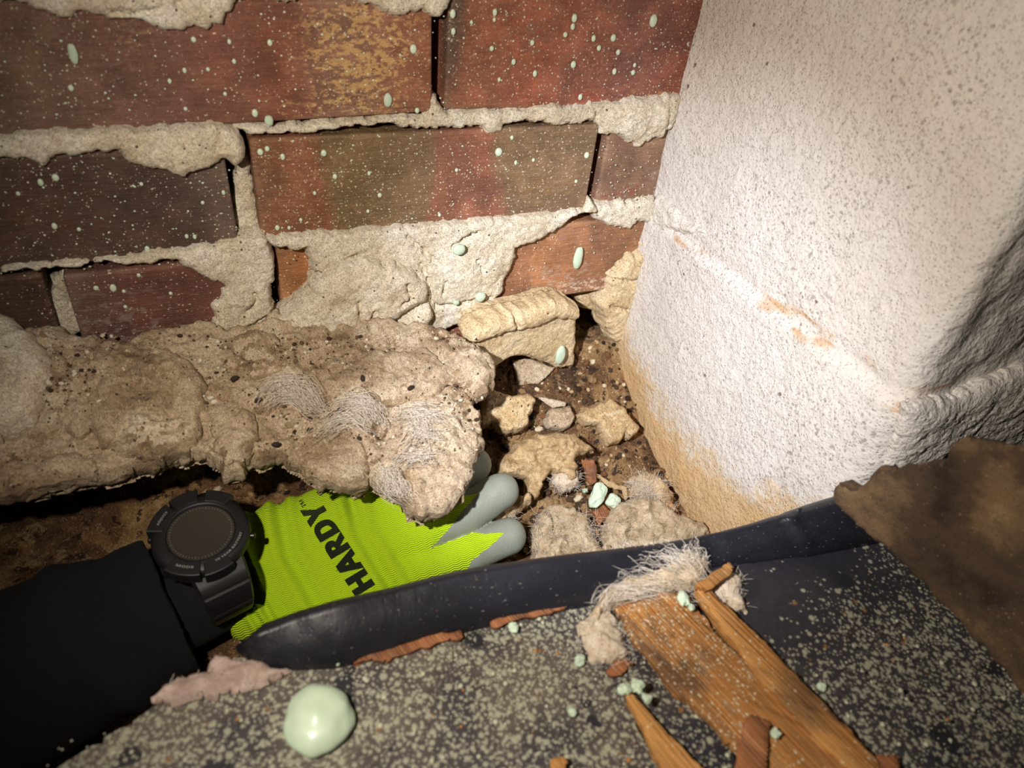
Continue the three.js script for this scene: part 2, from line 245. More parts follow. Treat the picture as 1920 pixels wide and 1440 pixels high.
const bm = {
  a: brickMat(1, [[0, hex(0x6a5644)], [0.12, hex(0x6f5142)], [0.3, hex(0x6e463a)], [0.5, hex(0x7a4334)], [0.62, hex(0x7c3e2c)], [0.78, hex(0x7d5240)], [1, hex(0x87482f)]], [[0.82, 0.55, 0.19, 0.75, TAN, 0.85, 13], [0.1, 0.6, 0.15, 0.5, hex(0x83694e), 0.5, 9], [0.33, 0.72, 0.1, 0.3, hex(0x96765a), 0.5, 11], [0.72, 0.12, 0.25, 0.12, TAN, 0.5, 12]], 0.55),
  b: brickMat(2, [[0, hex(0x5b4438)], [0.07, hex(0x8d4a31)], [0.2, hex(0x94482f)], [0.42, hex(0x8f4a38)], [0.6, hex(0x864a40)], [0.78, hex(0x87402f)], [1, hex(0x7a3a2c)]], [[0.25, 0.6, 0.2, 0.5, hex(0x8a6355), 0.45, 7], [0.45, 0.08, 0.12, 0.12, hex(0xa04a38), 0.5, 4], [0.7, 0.05, 0.3, 0.14, TAN, 0.6, 10]], 1),
  c: brickMat(3, [[0, hex(0x463229)], [0.5, hex(0x523a2e)], [0.85, hex(0x4c372c)], [1, hex(0x5a4a40)]], [[0.5, 0.5, 0.3, 0.5, hex(0x5d4030), 0.5, 5]], 0.6),
  d: brickMat(4, [[0, hex(0x7d4a2d)], [0.17, hex(0x84482c)], [0.22, hex(0x6a5230)], [0.46, hex(0x72573a)], [0.5, hex(0x874d36)], [0.66, hex(0x8a4b36)], [0.72, hex(0x755a3c)], [1, hex(0x7d6144)]], [[0.85, 0.3, 0.2, 0.4, hex(0x8a6a45), 0.5, 8]], 0.95),
  e: brickMat(5, [[0, hex(0x7c5a44)], [1, hex(0x85674a)]], [[0.1, 0.2, 0.1, 0.2, hex(0x8f5242), 0.6, 4], [0.25, 0.3, 0.12, 0.4, hex(0x9a8474), 0.6, 6]], 0.35),
  f: brickMat(6, [[0, hex(0x4d3527)], [1, hex(0x4a3326)]], [], 0.4),
  g: brickMat(7, [[0, hex(0x6e5348)], [0.15, hex(0x67392f)], [0.6, hex(0x743a30)], [1, hex(0x70392c)]], [[0.1, 0.4, 0.16, 0.6, hex(0x8c7a70), 0.7, 5], [0.6, 0.45, 0.3, 0.25, hex(0x8a6258), 0.5, 7]], 0.7),
  h: brickMat(8, [[0, hex(0xa8683a)], [0.1, hex(0xa2602f)], [0.35, hex(0x9e6238)], [0.6, hex(0x8f5a38)], [1, hex(0x8d5a3a)]], [[0.4, 0.25, 0.2, 0.3, hex(0xb39a8a), 0.55, 8], [0.45, 0.85, 0.2, 0.25, hex(0x9c7a6a), 0.5, 8], [0.55, 0.1, 0.2, 0.15, hex(0xd8c8b0), 0.7, 9]], 0.5),
};
// block work of the right wall: off-white coat full of pin holes, with a tan damp stain at its foot; the sheet is 0.5 m by 0.7 m
const COLX = 0.2578, COLZ = 0.22, CU = 0.5, CY0 = -0.3, CH = 0.7;
const stainLine = [[1170, 620], [1205, 690], [1235, 765], [1300, 850], [1390, 925], [1500, 960], [1600, 975]].map(([x, y]) => { const P = onX(x, y, COLX); return [P.z, P.y]; });
const stainY = (z) => { let i = 0; while (i < stainLine.length - 2 && z > stainLine[i + 1][0]) i++; const [a, ya] = stainLine[i], [b, yb] = stainLine[i + 1]; return mix(ya, yb, (z - a) / (b - a)); };
const coatMap = dataTex(832, 1164, (u, v, c) => {
  const x = u * CU, y = CY0 + v * CH, z = x - 0.02;
  const b = fbm(x * 18, y * 18, 3, 4), g = 0.5 + 0.5 * b; c[0] = mix(0.80, 0.86, g); c[1] = mix(0.775, 0.84, g); c[2] = mix(0.74, 0.82, g);
  const warm = sat(fbm(x * 9, y * 9, 8, 3) * 1.4); lerp3(c, [0.83, 0.78, 0.70], warm * 0.5);
  const pits = dots(u * 0.714, v, 330, 7, 0.1, 0.5, 0.42), p2 = dots(u * 0.714, v, 70, 17, 0.03, 0.12, 0.05);
  if (pits > 0.2) lerp3(c, [0.52, 0.48, 0.45], 0.6 * sat(0.5 + fbm(x * 30, y * 30, 5, 2)));
  if (p2 > 0.1) lerp3(c, [0.4, 0.33, 0.28], 0.8);
  const edge = stainY(z) - y + 0.016 * fbm(x * 60, y * 60, 12, 4) + 0.008 * fbm(x * 320, y * 320, 14, 2);
  lerp3(c, [0.79, 0.65, 0.45], sstep(-0.024, 0.006, edge) * (0.86 + 0.2 * fbm(x * 40, y * 40, 22, 3)));
  const rust = Math.abs(y + 0.006 - 0.004 * fbm(z * 40, 1, 2, 2)); if (z > 0.03 && rust < 0.007) lerp3(c, [0.72, 0.54, 0.36], 0.7 * sat(fbm(x * 70, y * 200, 33, 3) * 2.2 - 0.25));
}, true, false);
const coatBump = dataTex(1024, 1024, (u, v) => 0.55 + 0.42 * pfbm(u, v, 40, 3, 123, 0.7) - 0.4 * dots(u, v, 110, 7, 0.1, 0.5, 0.3));
M.coat = std({ map: coatMap, bumpMap: tiled(coatBump, 0.12 / CU, 0.12 / CH), bumpScale: 0.0013, roughness: 0.85 });
M.coatLump = std({ color: 0xd6cfc4, bumpMap: tiled(coatBump, 0.09), bumpScale: 0.0014 });
// soil, wood, foam and the rest
const soilMap = dataTex(1024, 1024, (u, v, c) => { ramp([[0, hex(0x3c2b1c)], [0.3, hex(0x66492d)], [0.55, hex(0x8f6f48)], [0.8, hex(0xa98a60)], [1, hex(0xbca684)]], sat(0.45 + 0.8 * pfbm(u, v, 7, 7, 41, 0.68)), c); if (dots(u + 0.01 * pfbm(u, v, 60, 2, 3), v + 0.01 * pfbm(u, v, 60, 2, 8), 170, 5, 0.1, 0.4, 0.3) > 0.2) lerp3(c, hex(0xc4ae8c), 0.6); if (pfbm(u, v, 26, 4, 25, 0.7) > 0.28) lerp3(c, hex(0x241910), 0.7); if (pfbm(u, v, 18, 5, 35, 0.75) > 0.25) lerp3(c, hex(0xb79d76), 0.5); }, true);
M.soil = std({ map: tiled(soilMap, 0.16), bumpMap: tiled(mortarBump, 0.06), bumpScale: 0.0022, roughness: 1 });
const woodTex = (seed, stops, dirt, spat = 0) => dataTex(384, 768, (u, v, c) => {
  const w = fbm(u * 3, v * 2.2, seed, 3) * 0.5, gr = fbm((u + w * 0.12) * 46, v * 2.5, seed + 2, 4, 0.65), band = fbm((u + w * 0.2) * 9, v * 1.2, seed + 4, 3);
  ramp(stops, sat(0.5 + 0.42 * band + 0.3 * gr), c); lerp3(c, hex(0x3a2a22), dirt * sat(fbm(u * 5, v * 8, seed + 6, 5, 0.6) * 2 - 0.1));
  lerp3(c, hex(0x8d857c), dirt * 0.6 * sat(fbm(u * 14, v * 22, seed + 8, 4, 0.6) * 2 - 0.5));
  if (spat && dots(u + 0.3, v * 3, 30, seed + 19, 0.05, 0.2, spat * 0.4) > 0.15) lerp3(c, hex(0xd9d8c4), 0.85);
  if (spat && dots(u, v * 3, 64, seed + 12, 0.08, 0.46, spat * sat(0.5 + fbm(u * 4, v * 12, seed + 3, 3) * 1.5)) > 0.15) lerp3(c, hex(0xd0cdb8), 0.8);
}, true);
const woodBump = dataTex(512, 512, (u, v) => 0.5 + 0.5 * pn(u * 70, v * 4, 70, 3) * 0.6 + 0.3 * pn(u * 140, v * 8, 140, 6) + 0.15 * pfbm(u, v, 20, 3, 8));
const woodMat = (seed, stops, dirt, sc = 0.09, spat = 0) => std({ map: tiled(woodTex(seed, stops, dirt, spat), sc, sc * 3), bumpMap: tiled(woodBump, 0.05, 0.15), bumpScale: 0.0007, roughness: 0.75 });
M.lath = woodMat(3, [[0, hex(0x66411f)], [0.35, hex(0x8f6232)], [0.7, hex(0xb0783c)], [1, hex(0xc4924f)]], 1, 0.09, 0.9);
M.lathEdge = woodMat(9, [[0, hex(0x7f5228)], [0.4, hex(0xa67339)], [0.8, hex(0xbe8a4c)], [1, hex(0xcc9f62)]], 0.5, 0.09, 0.2);
M.splinter = woodMat(15, [[0, hex(0x6b3f22)], [0.5, hex(0x96603a)], [1, hex(0xb88457)]], 0.4, 0.05);
M.rotten = std({ map: tiled(dataTex(1024, 1024, (u, v, c) => { ramp([[0, hex(0x251a12)], [0.4, hex(0x463626)], [0.65, hex(0x685239)], [1, hex(0x8d7655)]], sat(0.47 + 0.75 * pfbm(u, v, 5, 7, 61, 0.62)), c); if (dots(u, v, 90, 65, 0.04, 0.2, 0.1 + 0.3 * sat(pfbm(u, v, 4, 3, 3) * 2)) > 0.15) lerp3(c, hex(0xa9966f), 0.6); }, true), 0.16), bumpMap: tiled(mortarBump, 0.09), bumpScale: 0.0012, roughness: 0.95 });
M.foam = std({ color: 0xc9dcc2, roughness: 0.5, bumpMap: tiled(coatBump, 0.16), bumpScale: 0.00025 });
M.foamWet = std({ color: 0xc3d8be, roughness: 0.5, clearcoat: 0.35, clearcoatRoughness: 0.2 });
M.drop = std({ color: 0xd3e3cb, roughness: 0.35 });
const woolMap = (a, b, seed) => dataTex(512, 512, (u, v, c) => { ramp([[0, hex(a)], [1, hex(b)]], sat(0.5 + 0.7 * pfbm(u, v, 10, 5, seed, 0.65)), c); if (dots(u, v, 50, seed, 0.05, 0.3, 0.15) > 0.2) lerp3(c, hex(0x5a4430), 0.7); }, true);
const woolBump = dataTex(512, 512, (u, v) => { const a = pfbm(u, v, 5, 3, 2), b = pfbm(u, v, 5, 3, 7); return 0.5 + 0.45 * pfbm(u + 0.09 * a, v + 0.09 * b, 14, 6, 9, 0.72); });
M.wool = std({ map: tiled(woolMap(0x95805f, 0xd0bd9f, 5), 0.05), bumpMap: tiled(woolBump, 0.03), bumpScale: 0.0015, roughness: 1, sheen: 0.3, sheenRoughness: 0.8, sheenColor: new THREE.Color(0.5, 0.45, 0.4) });
M.woolTan = std({ map: tiled(woolMap(0x9c7d55, 0xcfb68c, 8), 0.05), bumpMap: tiled(woolBump, 0.03), bumpScale: 0.0015, roughness: 1 });
M.woolGrey = std({ map: tiled(woolMap(0xb3a085, 0xd8cbb6, 12), 0.05), bumpMap: tiled(woolBump, 0.03), bumpScale: 0.0012, roughness: 1 });
M.fibre = std({ color: 0xe9dfcf, roughness: 1 });
M.pink = std({ map: tiled(woolMap(0x9a8478, 0xc9b4aa, 15), 0.06), bumpMap: tiled(woolBump, 0.04), bumpScale: 0.001, roughness: 1 });
M.dark = std({ color: 0x2b1d14, roughness: 0.8 });
const plasticMap = dataTex(1024, 512, (u, v, c) => { c[0] = c[1] = 0.125; c[2] = 0.15; const g = 1 + 0.25 * fbm(u * 30, v * 15, 5, 4); for (let q = 0; q < 3; q++) c[q] *= g; if (dots(u, v * 0.5, 110, 9, 0.03, 0.13, 0.25 * sat(0.4 + u)) > 0.1) lerp3(c, [0.72, 0.7, 0.62], 0.8); if (dots(u, v * 0.5, 40, 19, 0.02, 0.07, 0.2) > 0.1) lerp3(c, [0.5, 0.33, 0.2], 0.8); }, true);
M.black = std({ map: tiled(plasticMap, 0.4, 0.06), roughness: 0.42, bumpMap: tiled(coatBump, 0.2), bumpScale: 0.0002, specularIntensity: 0.7 });

// ------------------------------------------------------------------ brick wall
const BACK = -0.055;
const wall = structure(group(), 'wall_back', 'red and brown brick wall with squeezed-out cream mortar', 'brick wall');
{
  const g = new THREE.BoxGeometry(0.9, 0.75, 0.06); g.translate(0.05, -0.055, BACK - 0.03); triplanarUv(g); part('mortar_backing', g, M.bed, wall);
  const H = 0.055, brick = (u0, u1, y0, m, dz = 0, rot = 0, h = H) => {
    const w = u1 - u0, R = rng(Math.round((u0 + 3) * 977 + y0 * 7919)), geo = new RoundedBoxGeometry(w, h, 0.09, 3, 0.0022), p = geo.attributes.position, uv = geo.attributes.uv;
    for (let i = 0; i < p.count; i++) { const x = p.getX(i), y = p.getY(i); p.setXYZ(i, x + 0.0005 * noise(x * 60, y * 60, u0 * 50), y + 0.0009 * noise(x * 40, 3, y0 * 90 + Math.sign(y)), p.getZ(i)); const dep = 0.045 - p.getZ(i), nx = Math.abs(geo.attributes.normal.getX(i)), ny = Math.abs(geo.attributes.normal.getY(i)); let su = (x + w / 2) / 0.203, sv = sat((y + h / 2) / h); if (ny > 0.8) sv = sat(y > 0 ? 1 - dep / h : dep / h); else if (nx > 0.8) su = x > 0 ? su - dep / 0.203 : dep / 0.203; uv.setXY(i, su, sv); }
    geo.computeVertexNormals();
    const b = part('brick', geo, m, wall); b.position.set((u0 + u1) / 2, y0 + h / 2, -0.045 + dz); b.rotation.z = rot; b.rotation.y = (R() - 0.5) * 0.01;
  };
  brick(-0.215, -0.012, 0.130, bm.c); brick(0, 0.09, 0.130, bm.d); brick(0.1, 0.30, 0.137, bm.e);
  brick(-0.321, -0.118, 0.065, bm.g); brick(-0.1085, 0.0945, 0.0612, bm.a, 0.001, 0.038); brick(0.1032, 0.3062, 0.065, bm.b, 0.0005, -0.004, 0.064);
  brick(-0.2152, -0.0122, -0.0058, bm.c, 0.0005, 0.03); brick(0, 0.2035, 0, bm.d, 0.001, 0.003); brick(0.2125, 0.35, 0, bm.e, -0.002, 0);
  brick(-0.309, -0.106, -0.065, bm.f, -0.001); brick(-0.0975, -0.004, -0.065, bm.g, 0.0015); brick(0.0075, 0.1, -0.065, bm.h, -0.006); brick(0.108, 0.311, -0.065, bm.h, -0.001, -0.003);
  brick(-0.2152, -0.0122, -0.13, bm.c); brick(0, 0.14, -0.13, bm.d, -0.004); brick(-0.309, -0.106, -0.195, bm.f); brick(-0.0975, 0.1, -0.195, bm.g); brick(0.108, 0.311, -0.195, bm.f, -0.02);
}
const wallO = V(0, 0, 0), wallN = V(0, 0, 1);
function smear(list, opt = {}) {   // mortar squeezed out of a joint and left hanging on the brick face
  const z = opt.z ?? -0.003, o = V(0, 0, z), px = (l) => pixelsToPlane(l, V(0, 0, z + (opt.t ?? 0.007) * 0.6), wallN);
  const g = slabGeo({ pts: px(list), o, n: wallN, cell: opt.cell ?? 0.0013, jag: opt.jag ?? 0.0015, jagSize: opt.jagSize ?? 0.0036, seed: opt.seed ?? list.length, depth: opt.depth ?? 0.012, cracks: (opt.cracks ?? []).map(px), crackDepth: opt.crackDepth, top: lumpy({ t: 0.007, fine: 0.0008, seed: opt.seed ?? list.length, ...opt, bulges: (opt.bulges ?? []).map(([x, y, ru, rv, a]) => { const P = onZ(x, y, z + 0.01); return [P.x, P.y, ru, rv, a]; }) }) });
  return part('mortar_smear', g, opt.mat ?? M.mortar, wall);
}
smear([[-260, -60], [-260, 34], [0, 12], [45, 8], [60, 22], [140, 42], [148, 25], [165, 30], [260, 45], [300, 52], [345, 62], [385, 56], [420, 50], [430, 30], [445, 10], [500, -5], [540, 14], [562, 6], [575, -60]], { t: 0.011, seed: 2, rough: 0.002, cracks: [[[330, 8], [345, 0], [350, -20]], [[210, 20], [260, 25], [300, 15]]] });
smear([[640, -60], [665, -2], [690, 12], [705, 14], [730, 32], [760, 28], [800, 20], [808, 30], [820, 40], [835, 20], [850, 4], [865, -60]], { t: 0.011, seed: 3 });
smear([[-260, 280], [0, 250], [100, 243], [210, 238], [300, 234], [415, 228], [432, 240], [455, 258], [463, 278], [455, 300], [438, 312], [415, 300], [400, 312], [385, 318], [345, 330], [300, 316], [268, 322], [240, 306], [214, 288], [190, 290], [150, 290], [100, 300], [75, 312], [62, 300], [50, 304], [10, 300], [-260, 352]], { t: 0.010, seed: 4, rim: 0.005, bulges: [[345, 285, 0.02, 0.016, 0.004], [440, 275, 0.006, 0.012, 0.005]], cracks: [[[415, 240], [420, 265], [428, 300]]], crackDepth: 0.002 });
smear([[425, 237], [600, 227], [798, 212], [806, 185], [810, 160], [822, 185], [836, 205], [900, 203], [1043, 195], [1177, 182], [1225, 175], [1285, 172], [1268, 205], [1262, 235], [1250, 245], [1233, 258], [1197, 274], [1177, 264], [1160, 252], [1140, 252], [1128, 254], [1113, 228], [1080, 231], [1060, 234], [1047, 238], [1030, 232], [1017, 228], [950, 231], [937, 246], [913, 248], [900, 238], [820, 240], [750, 236], [690, 240], [600, 246], [540, 250], [460, 254]], { t: 0.0055, seed: 5, rim: 0.0025, rough: 0.0012, bulges: [[925, 232, 0.008, 0.007, 0.003], [1050, 220, 0.012, 0.007, 0.003], [1200, 225, 0.025, 0.014, 0.006], [1255, 215, 0.012, 0.02, 0.004]], cracks: [[[1110, 195], [1118, 210], [1112, 228]], [[1250, 180], [1245, 210], [1245, 245]], [[1155, 218], [1180, 222], [1210, 240]]], crackDepth: 0.002 });
smear([[443, 305], [468, 296], [480, 380], [492, 450], [440, 470], [437, 400]], { t: 0.003, z: -0.011, seed: 6, rim: 0.003, depth: 0.03 });
// joint under the second course: left leg, middle sheet, round lobe, right end
smear([[-260, 527], [0, 498], [130, 486], [250, 476], [440, 446], [492, 436], [505, 458], [513, 480], [512, 530], [514, 575], [500, 600], [470, 628], [450, 655], [425, 660], [400, 650], [385, 625], [398, 600], [392, 575], [415, 548], [420, 535], [410, 530], [380, 520], [345, 502], [325, 488], [300, 492], [285, 498], [250, 494], [200, 490], [150, 500], [90, 505], [0, 512], [-260, 542]], { t: 0.009, seed: 7, rim: 0.005, rough: 0.0018, cracks: [[[475, 545], [480, 560], [465, 580]], [[500, 590], [450, 622], [425, 650]]] });
smear([[492, 440], [600, 433], [700, 425], [900, 408], [1000, 400], [1093, 388], [1104, 362], [1112, 374], [1120, 388], [1112, 402], [1090, 402], [1070, 410], [1040, 436], [1005, 450], [985, 460], [966, 463], [968, 480], [950, 520], [945, 535], [930, 562], [905, 580], [880, 592], [850, 612], [800, 640], [720, 640], [700, 560], [690, 487], [665, 476], [645, 490], [620, 505], [598, 514], [582, 505], [580, 478], [572, 467], [545, 470], [515, 462], [500, 458]], { t: 0.010, seed: 8, rim: 0.0045, rough: 0.0018, bulges: [[870, 520, 0.03, 0.025, 0.004]], cracks: [[[845, 456], [870, 446], [895, 432]], [[865, 445], [885, 435]], [[785, 490], [800, 520], [808, 560], [815, 570]], [[760, 440], [790, 465], [820, 490]], [[830, 520], [825, 545]], [[890, 480], [900, 500]], [[815, 570], [870, 560], [920, 555]]] });
smear([[600, 520], [640, 492], [690, 484], [740, 490], [775, 502], [800, 525], [806, 560], [780, 575], [750, 595], [730, 620], [715, 645], [640, 660], [560, 660], [500, 650], [470, 640], [510, 605], [540, 590], [575, 560]], { t: 0.016, z: 0.002, seed: 9, rim: 0.012, rough: 0.0022, size: 0.016, cracks: [[[760, 530], [765, 555], [750, 565]], [[670, 560], [672, 590], [660, 620]], [[700, 575], [690, 592], [675, 595]], [[625, 630], [650, 620], [640, 612]], [[560, 620], [600, 625], [620, 640]]] });
smear([[735, 618], [752, 596], [790, 572], [810, 575], [812, 592], [800, 620], [778, 650], [745, 648], [725, 655]], { t: 0.014, z: 0.004, seed: 10, rim: 0.008, rough: 0.002 });
smear([[1112, 385], [1130, 378], [1180, 376], [1232, 366], [1230, 395], [1226, 412], [1210, 418], [1192, 414], [1180, 430], [1150, 424], [1122, 415], [1112, 402]], { t: 0.007, seed: 11, rim: 0.004 });
smear([[1222, 432], [1232, 470], [1214, 530], [1206, 590], [1180, 640], [1172, 658], [1148, 640], [1130, 612], [1126, 590], [1122, 568], [1140, 548], [1140, 520], [1160, 500], [1180, 480], [1205, 470], [1212, 440]], { t: 0.012, seed: 12, rim: 0.006, rough: 0.0016, mat: M.pale, cracks: [[[1150, 520], [1190, 525], [1210, 500]], [[1140, 570], [1180, 580]]] });
smear([[1080, 552], [1110, 540], [1130, 545], [1126, 575], [1100, 582], [1085, 575]], { t: 0.006, z: -0.02, seed: 13, mat: M.pale });
smear([[100, 520], [125, 505], [135, 560], [165, 620], [110, 640], [85, 620], [92, 560]], { t: 0.003, z: -0.010, seed: 14, depth: 0.03 });

// ------------------------------------------------------------------ right wall: coated block pier
const pier = structure(group(), 'wall_right', 'rough off-white coated block pier with a tan stain at its foot', 'wall');
{
  const path = [], r = 0.012; for (let i = 0; i <= 118; i++) path.push([COLX, -0.02 + (COLZ - r + 0.02) * i / 118, -1, 0]);
  for (let i = 1; i <= 10; i++) { const a = i / 10 * Math.PI / 2; path.push([COLX + r - r * Math.cos(a), COLZ - r + r * Math.sin(a), -Math.cos(a), Math.sin(a)]); }
  for (let i = 1; i <= 110; i++) path.push([COLX + r + 0.24 * i / 110, COLZ, 0, 1]);
  const ny = 330, pos = [], uv = [], idx = []; let len = 0;
  path.forEach(([x, z, nx, nz], i) => {
    if (i) len += Math.hypot(x - path[i - 1][0], z - path[i - 1][1]);
    for (let j = 0; j <= ny; j++) {
      const y = CY0 + CH * j / ny, g = Math.exp(-(((y + 0.004 + 0.004 * noise(z * 30, x * 30, 2)) / 0.0035) ** 2));
      let d = 0.0022 * fbm(x * 26, y * 26, z * 26, 3) + 0.0006 * fbm(x * 160, y * 160, z * 160, 2) - 0.0016 * g * (0.6 + 0.5 * noise(z * 90, y * 90, 4)) + 0.004 * sstep(0.0, -0.16, y) + 0.003 * sstep(-0.006, -0.012, y);
      if (nz > 0.7) d += 0.002 * fbm(x * 70, y * 70, 9, 3);
      pos.push(x + nx * d, y, z + nz * d); uv.push(len / CU, (y - CY0) / CH);
    }
  });
  const W = ny + 1; for (let i = 0; i < path.length - 1; i++) for (let j = 0; j < ny; j++) { const a = i * W + j, b = a + W; idx.push(a, b, b + 1, a, b + 1, a + 1); }
  part('block_face', makeGeo(pos, idx, uv), M.coat, pier);
  const core = new THREE.BoxGeometry(0.24, CH, 0.22); core.translate(COLX + 0.13, CY0 + CH / 2, 0.1); part('block_core', triplanarUv(core), M.coatLump, pier);
  const lip = (list, o, n, opt) => part('mortar_lip', slabGeo({ pts: pixelsToPlane(list, o, n), o, n, depth: 0.006, cell: 0.0014, seed: opt.seed, top: lumpy(opt) }), opt.mat ?? M.coatLump, pier);
  lip([[1232, 362], [1262, 380], [1285, 410], [1312, 425], [1340, 436], [1318, 440], [1290, 438], [1255, 430], [1232, 440], [1225, 400]], V(COLX, 0, 0), V(-1, 0, 0), { t: 0.003, rim: 0.004, rough: 0.002, seed: 3, flat: 0.2 });
  lip([[1690, 800], [1705, 765], [1740, 752], [1800, 742], [1930, 680], [1990, 700], [1990, 850], [1900, 840], [1800, 832], [1778, 866], [1752, 882], [1700, 896], [1650, 886], [1672, 850]], V(0, 0, COLZ + 0.004), V(0, 0, 1), { t: 0.005, rim: 0.01, rough: 0.0028, size: 0.02, seed: 5, flat: 0.2 });
}

// ------------------------------------------------------------------ floor of the cavity
const floorPts = [[-0.06, -0.1], [0, -0.112], [0.022, -0.129], [0.06, -0.153], [0.133, -0.182], [0.22, -0.198], [0.6, -0.21]];
function floorY(x, z) {
  let i = 0; while (i < floorPts.length - 2 && z > floorPts[i + 1][0]) i++; const [a, ya] = floorPts[i], [b, yb] = floorPts[i + 1];
  return mix(ya, yb, sat((z - a) / (b - a))) - 0.02 * sstep(0.1, 0, x) + 0.006 * fbm(x * 30, z * 30, 4, 4) + 0.0022 * fbm(x * 170, z * 170, 7, 3);
}
const onFloor = (px, py, lift = 0) => { const d = ray(px, py), p = V(0, 0, 0); for (let s = 0.25; s < 1.2; s += 0.0005) { p.copy(EYE).addScaledVector(d, s); if (p.y < floorY(p.x, p.z) + lift) break; } return p; };
{
  const nx = 300, nz = 170, pos = [], uv = [], idx = [], x0 = -0.32, x1 = 0.3, z0 = -0.056, z1 = 0.3;
  for (let j = 0; j <= nz; j++) for (let i = 0; i <= nx; i++) { const x = mix(x0, x1, i / nx), z = mix(z0, z1, j / nz); pos.push(x, floorY(x, z), z); uv.push(x, z * 1.2); }
  for (let j = 0; j < nz; j++) for (let i = 0; i < nx; i++) { const a = j * (nx + 1) + i, b = a + nx + 1; idx.push(a, b, b + 1, a, b + 1, a + 1); }
  const f = structure(group(), 'floor', 'brown dusty soil and debris at the bottom of the cavity', 'soil'); part('soil', makeGeo(pos, idx, uv), M.soil, f);
  const base = new THREE.BoxGeometry(0.9, 0.06, 0.8); base.translate(0.05, -0.3, 0.3); part('ground', triplanarUv(base), M.soil, f);
}

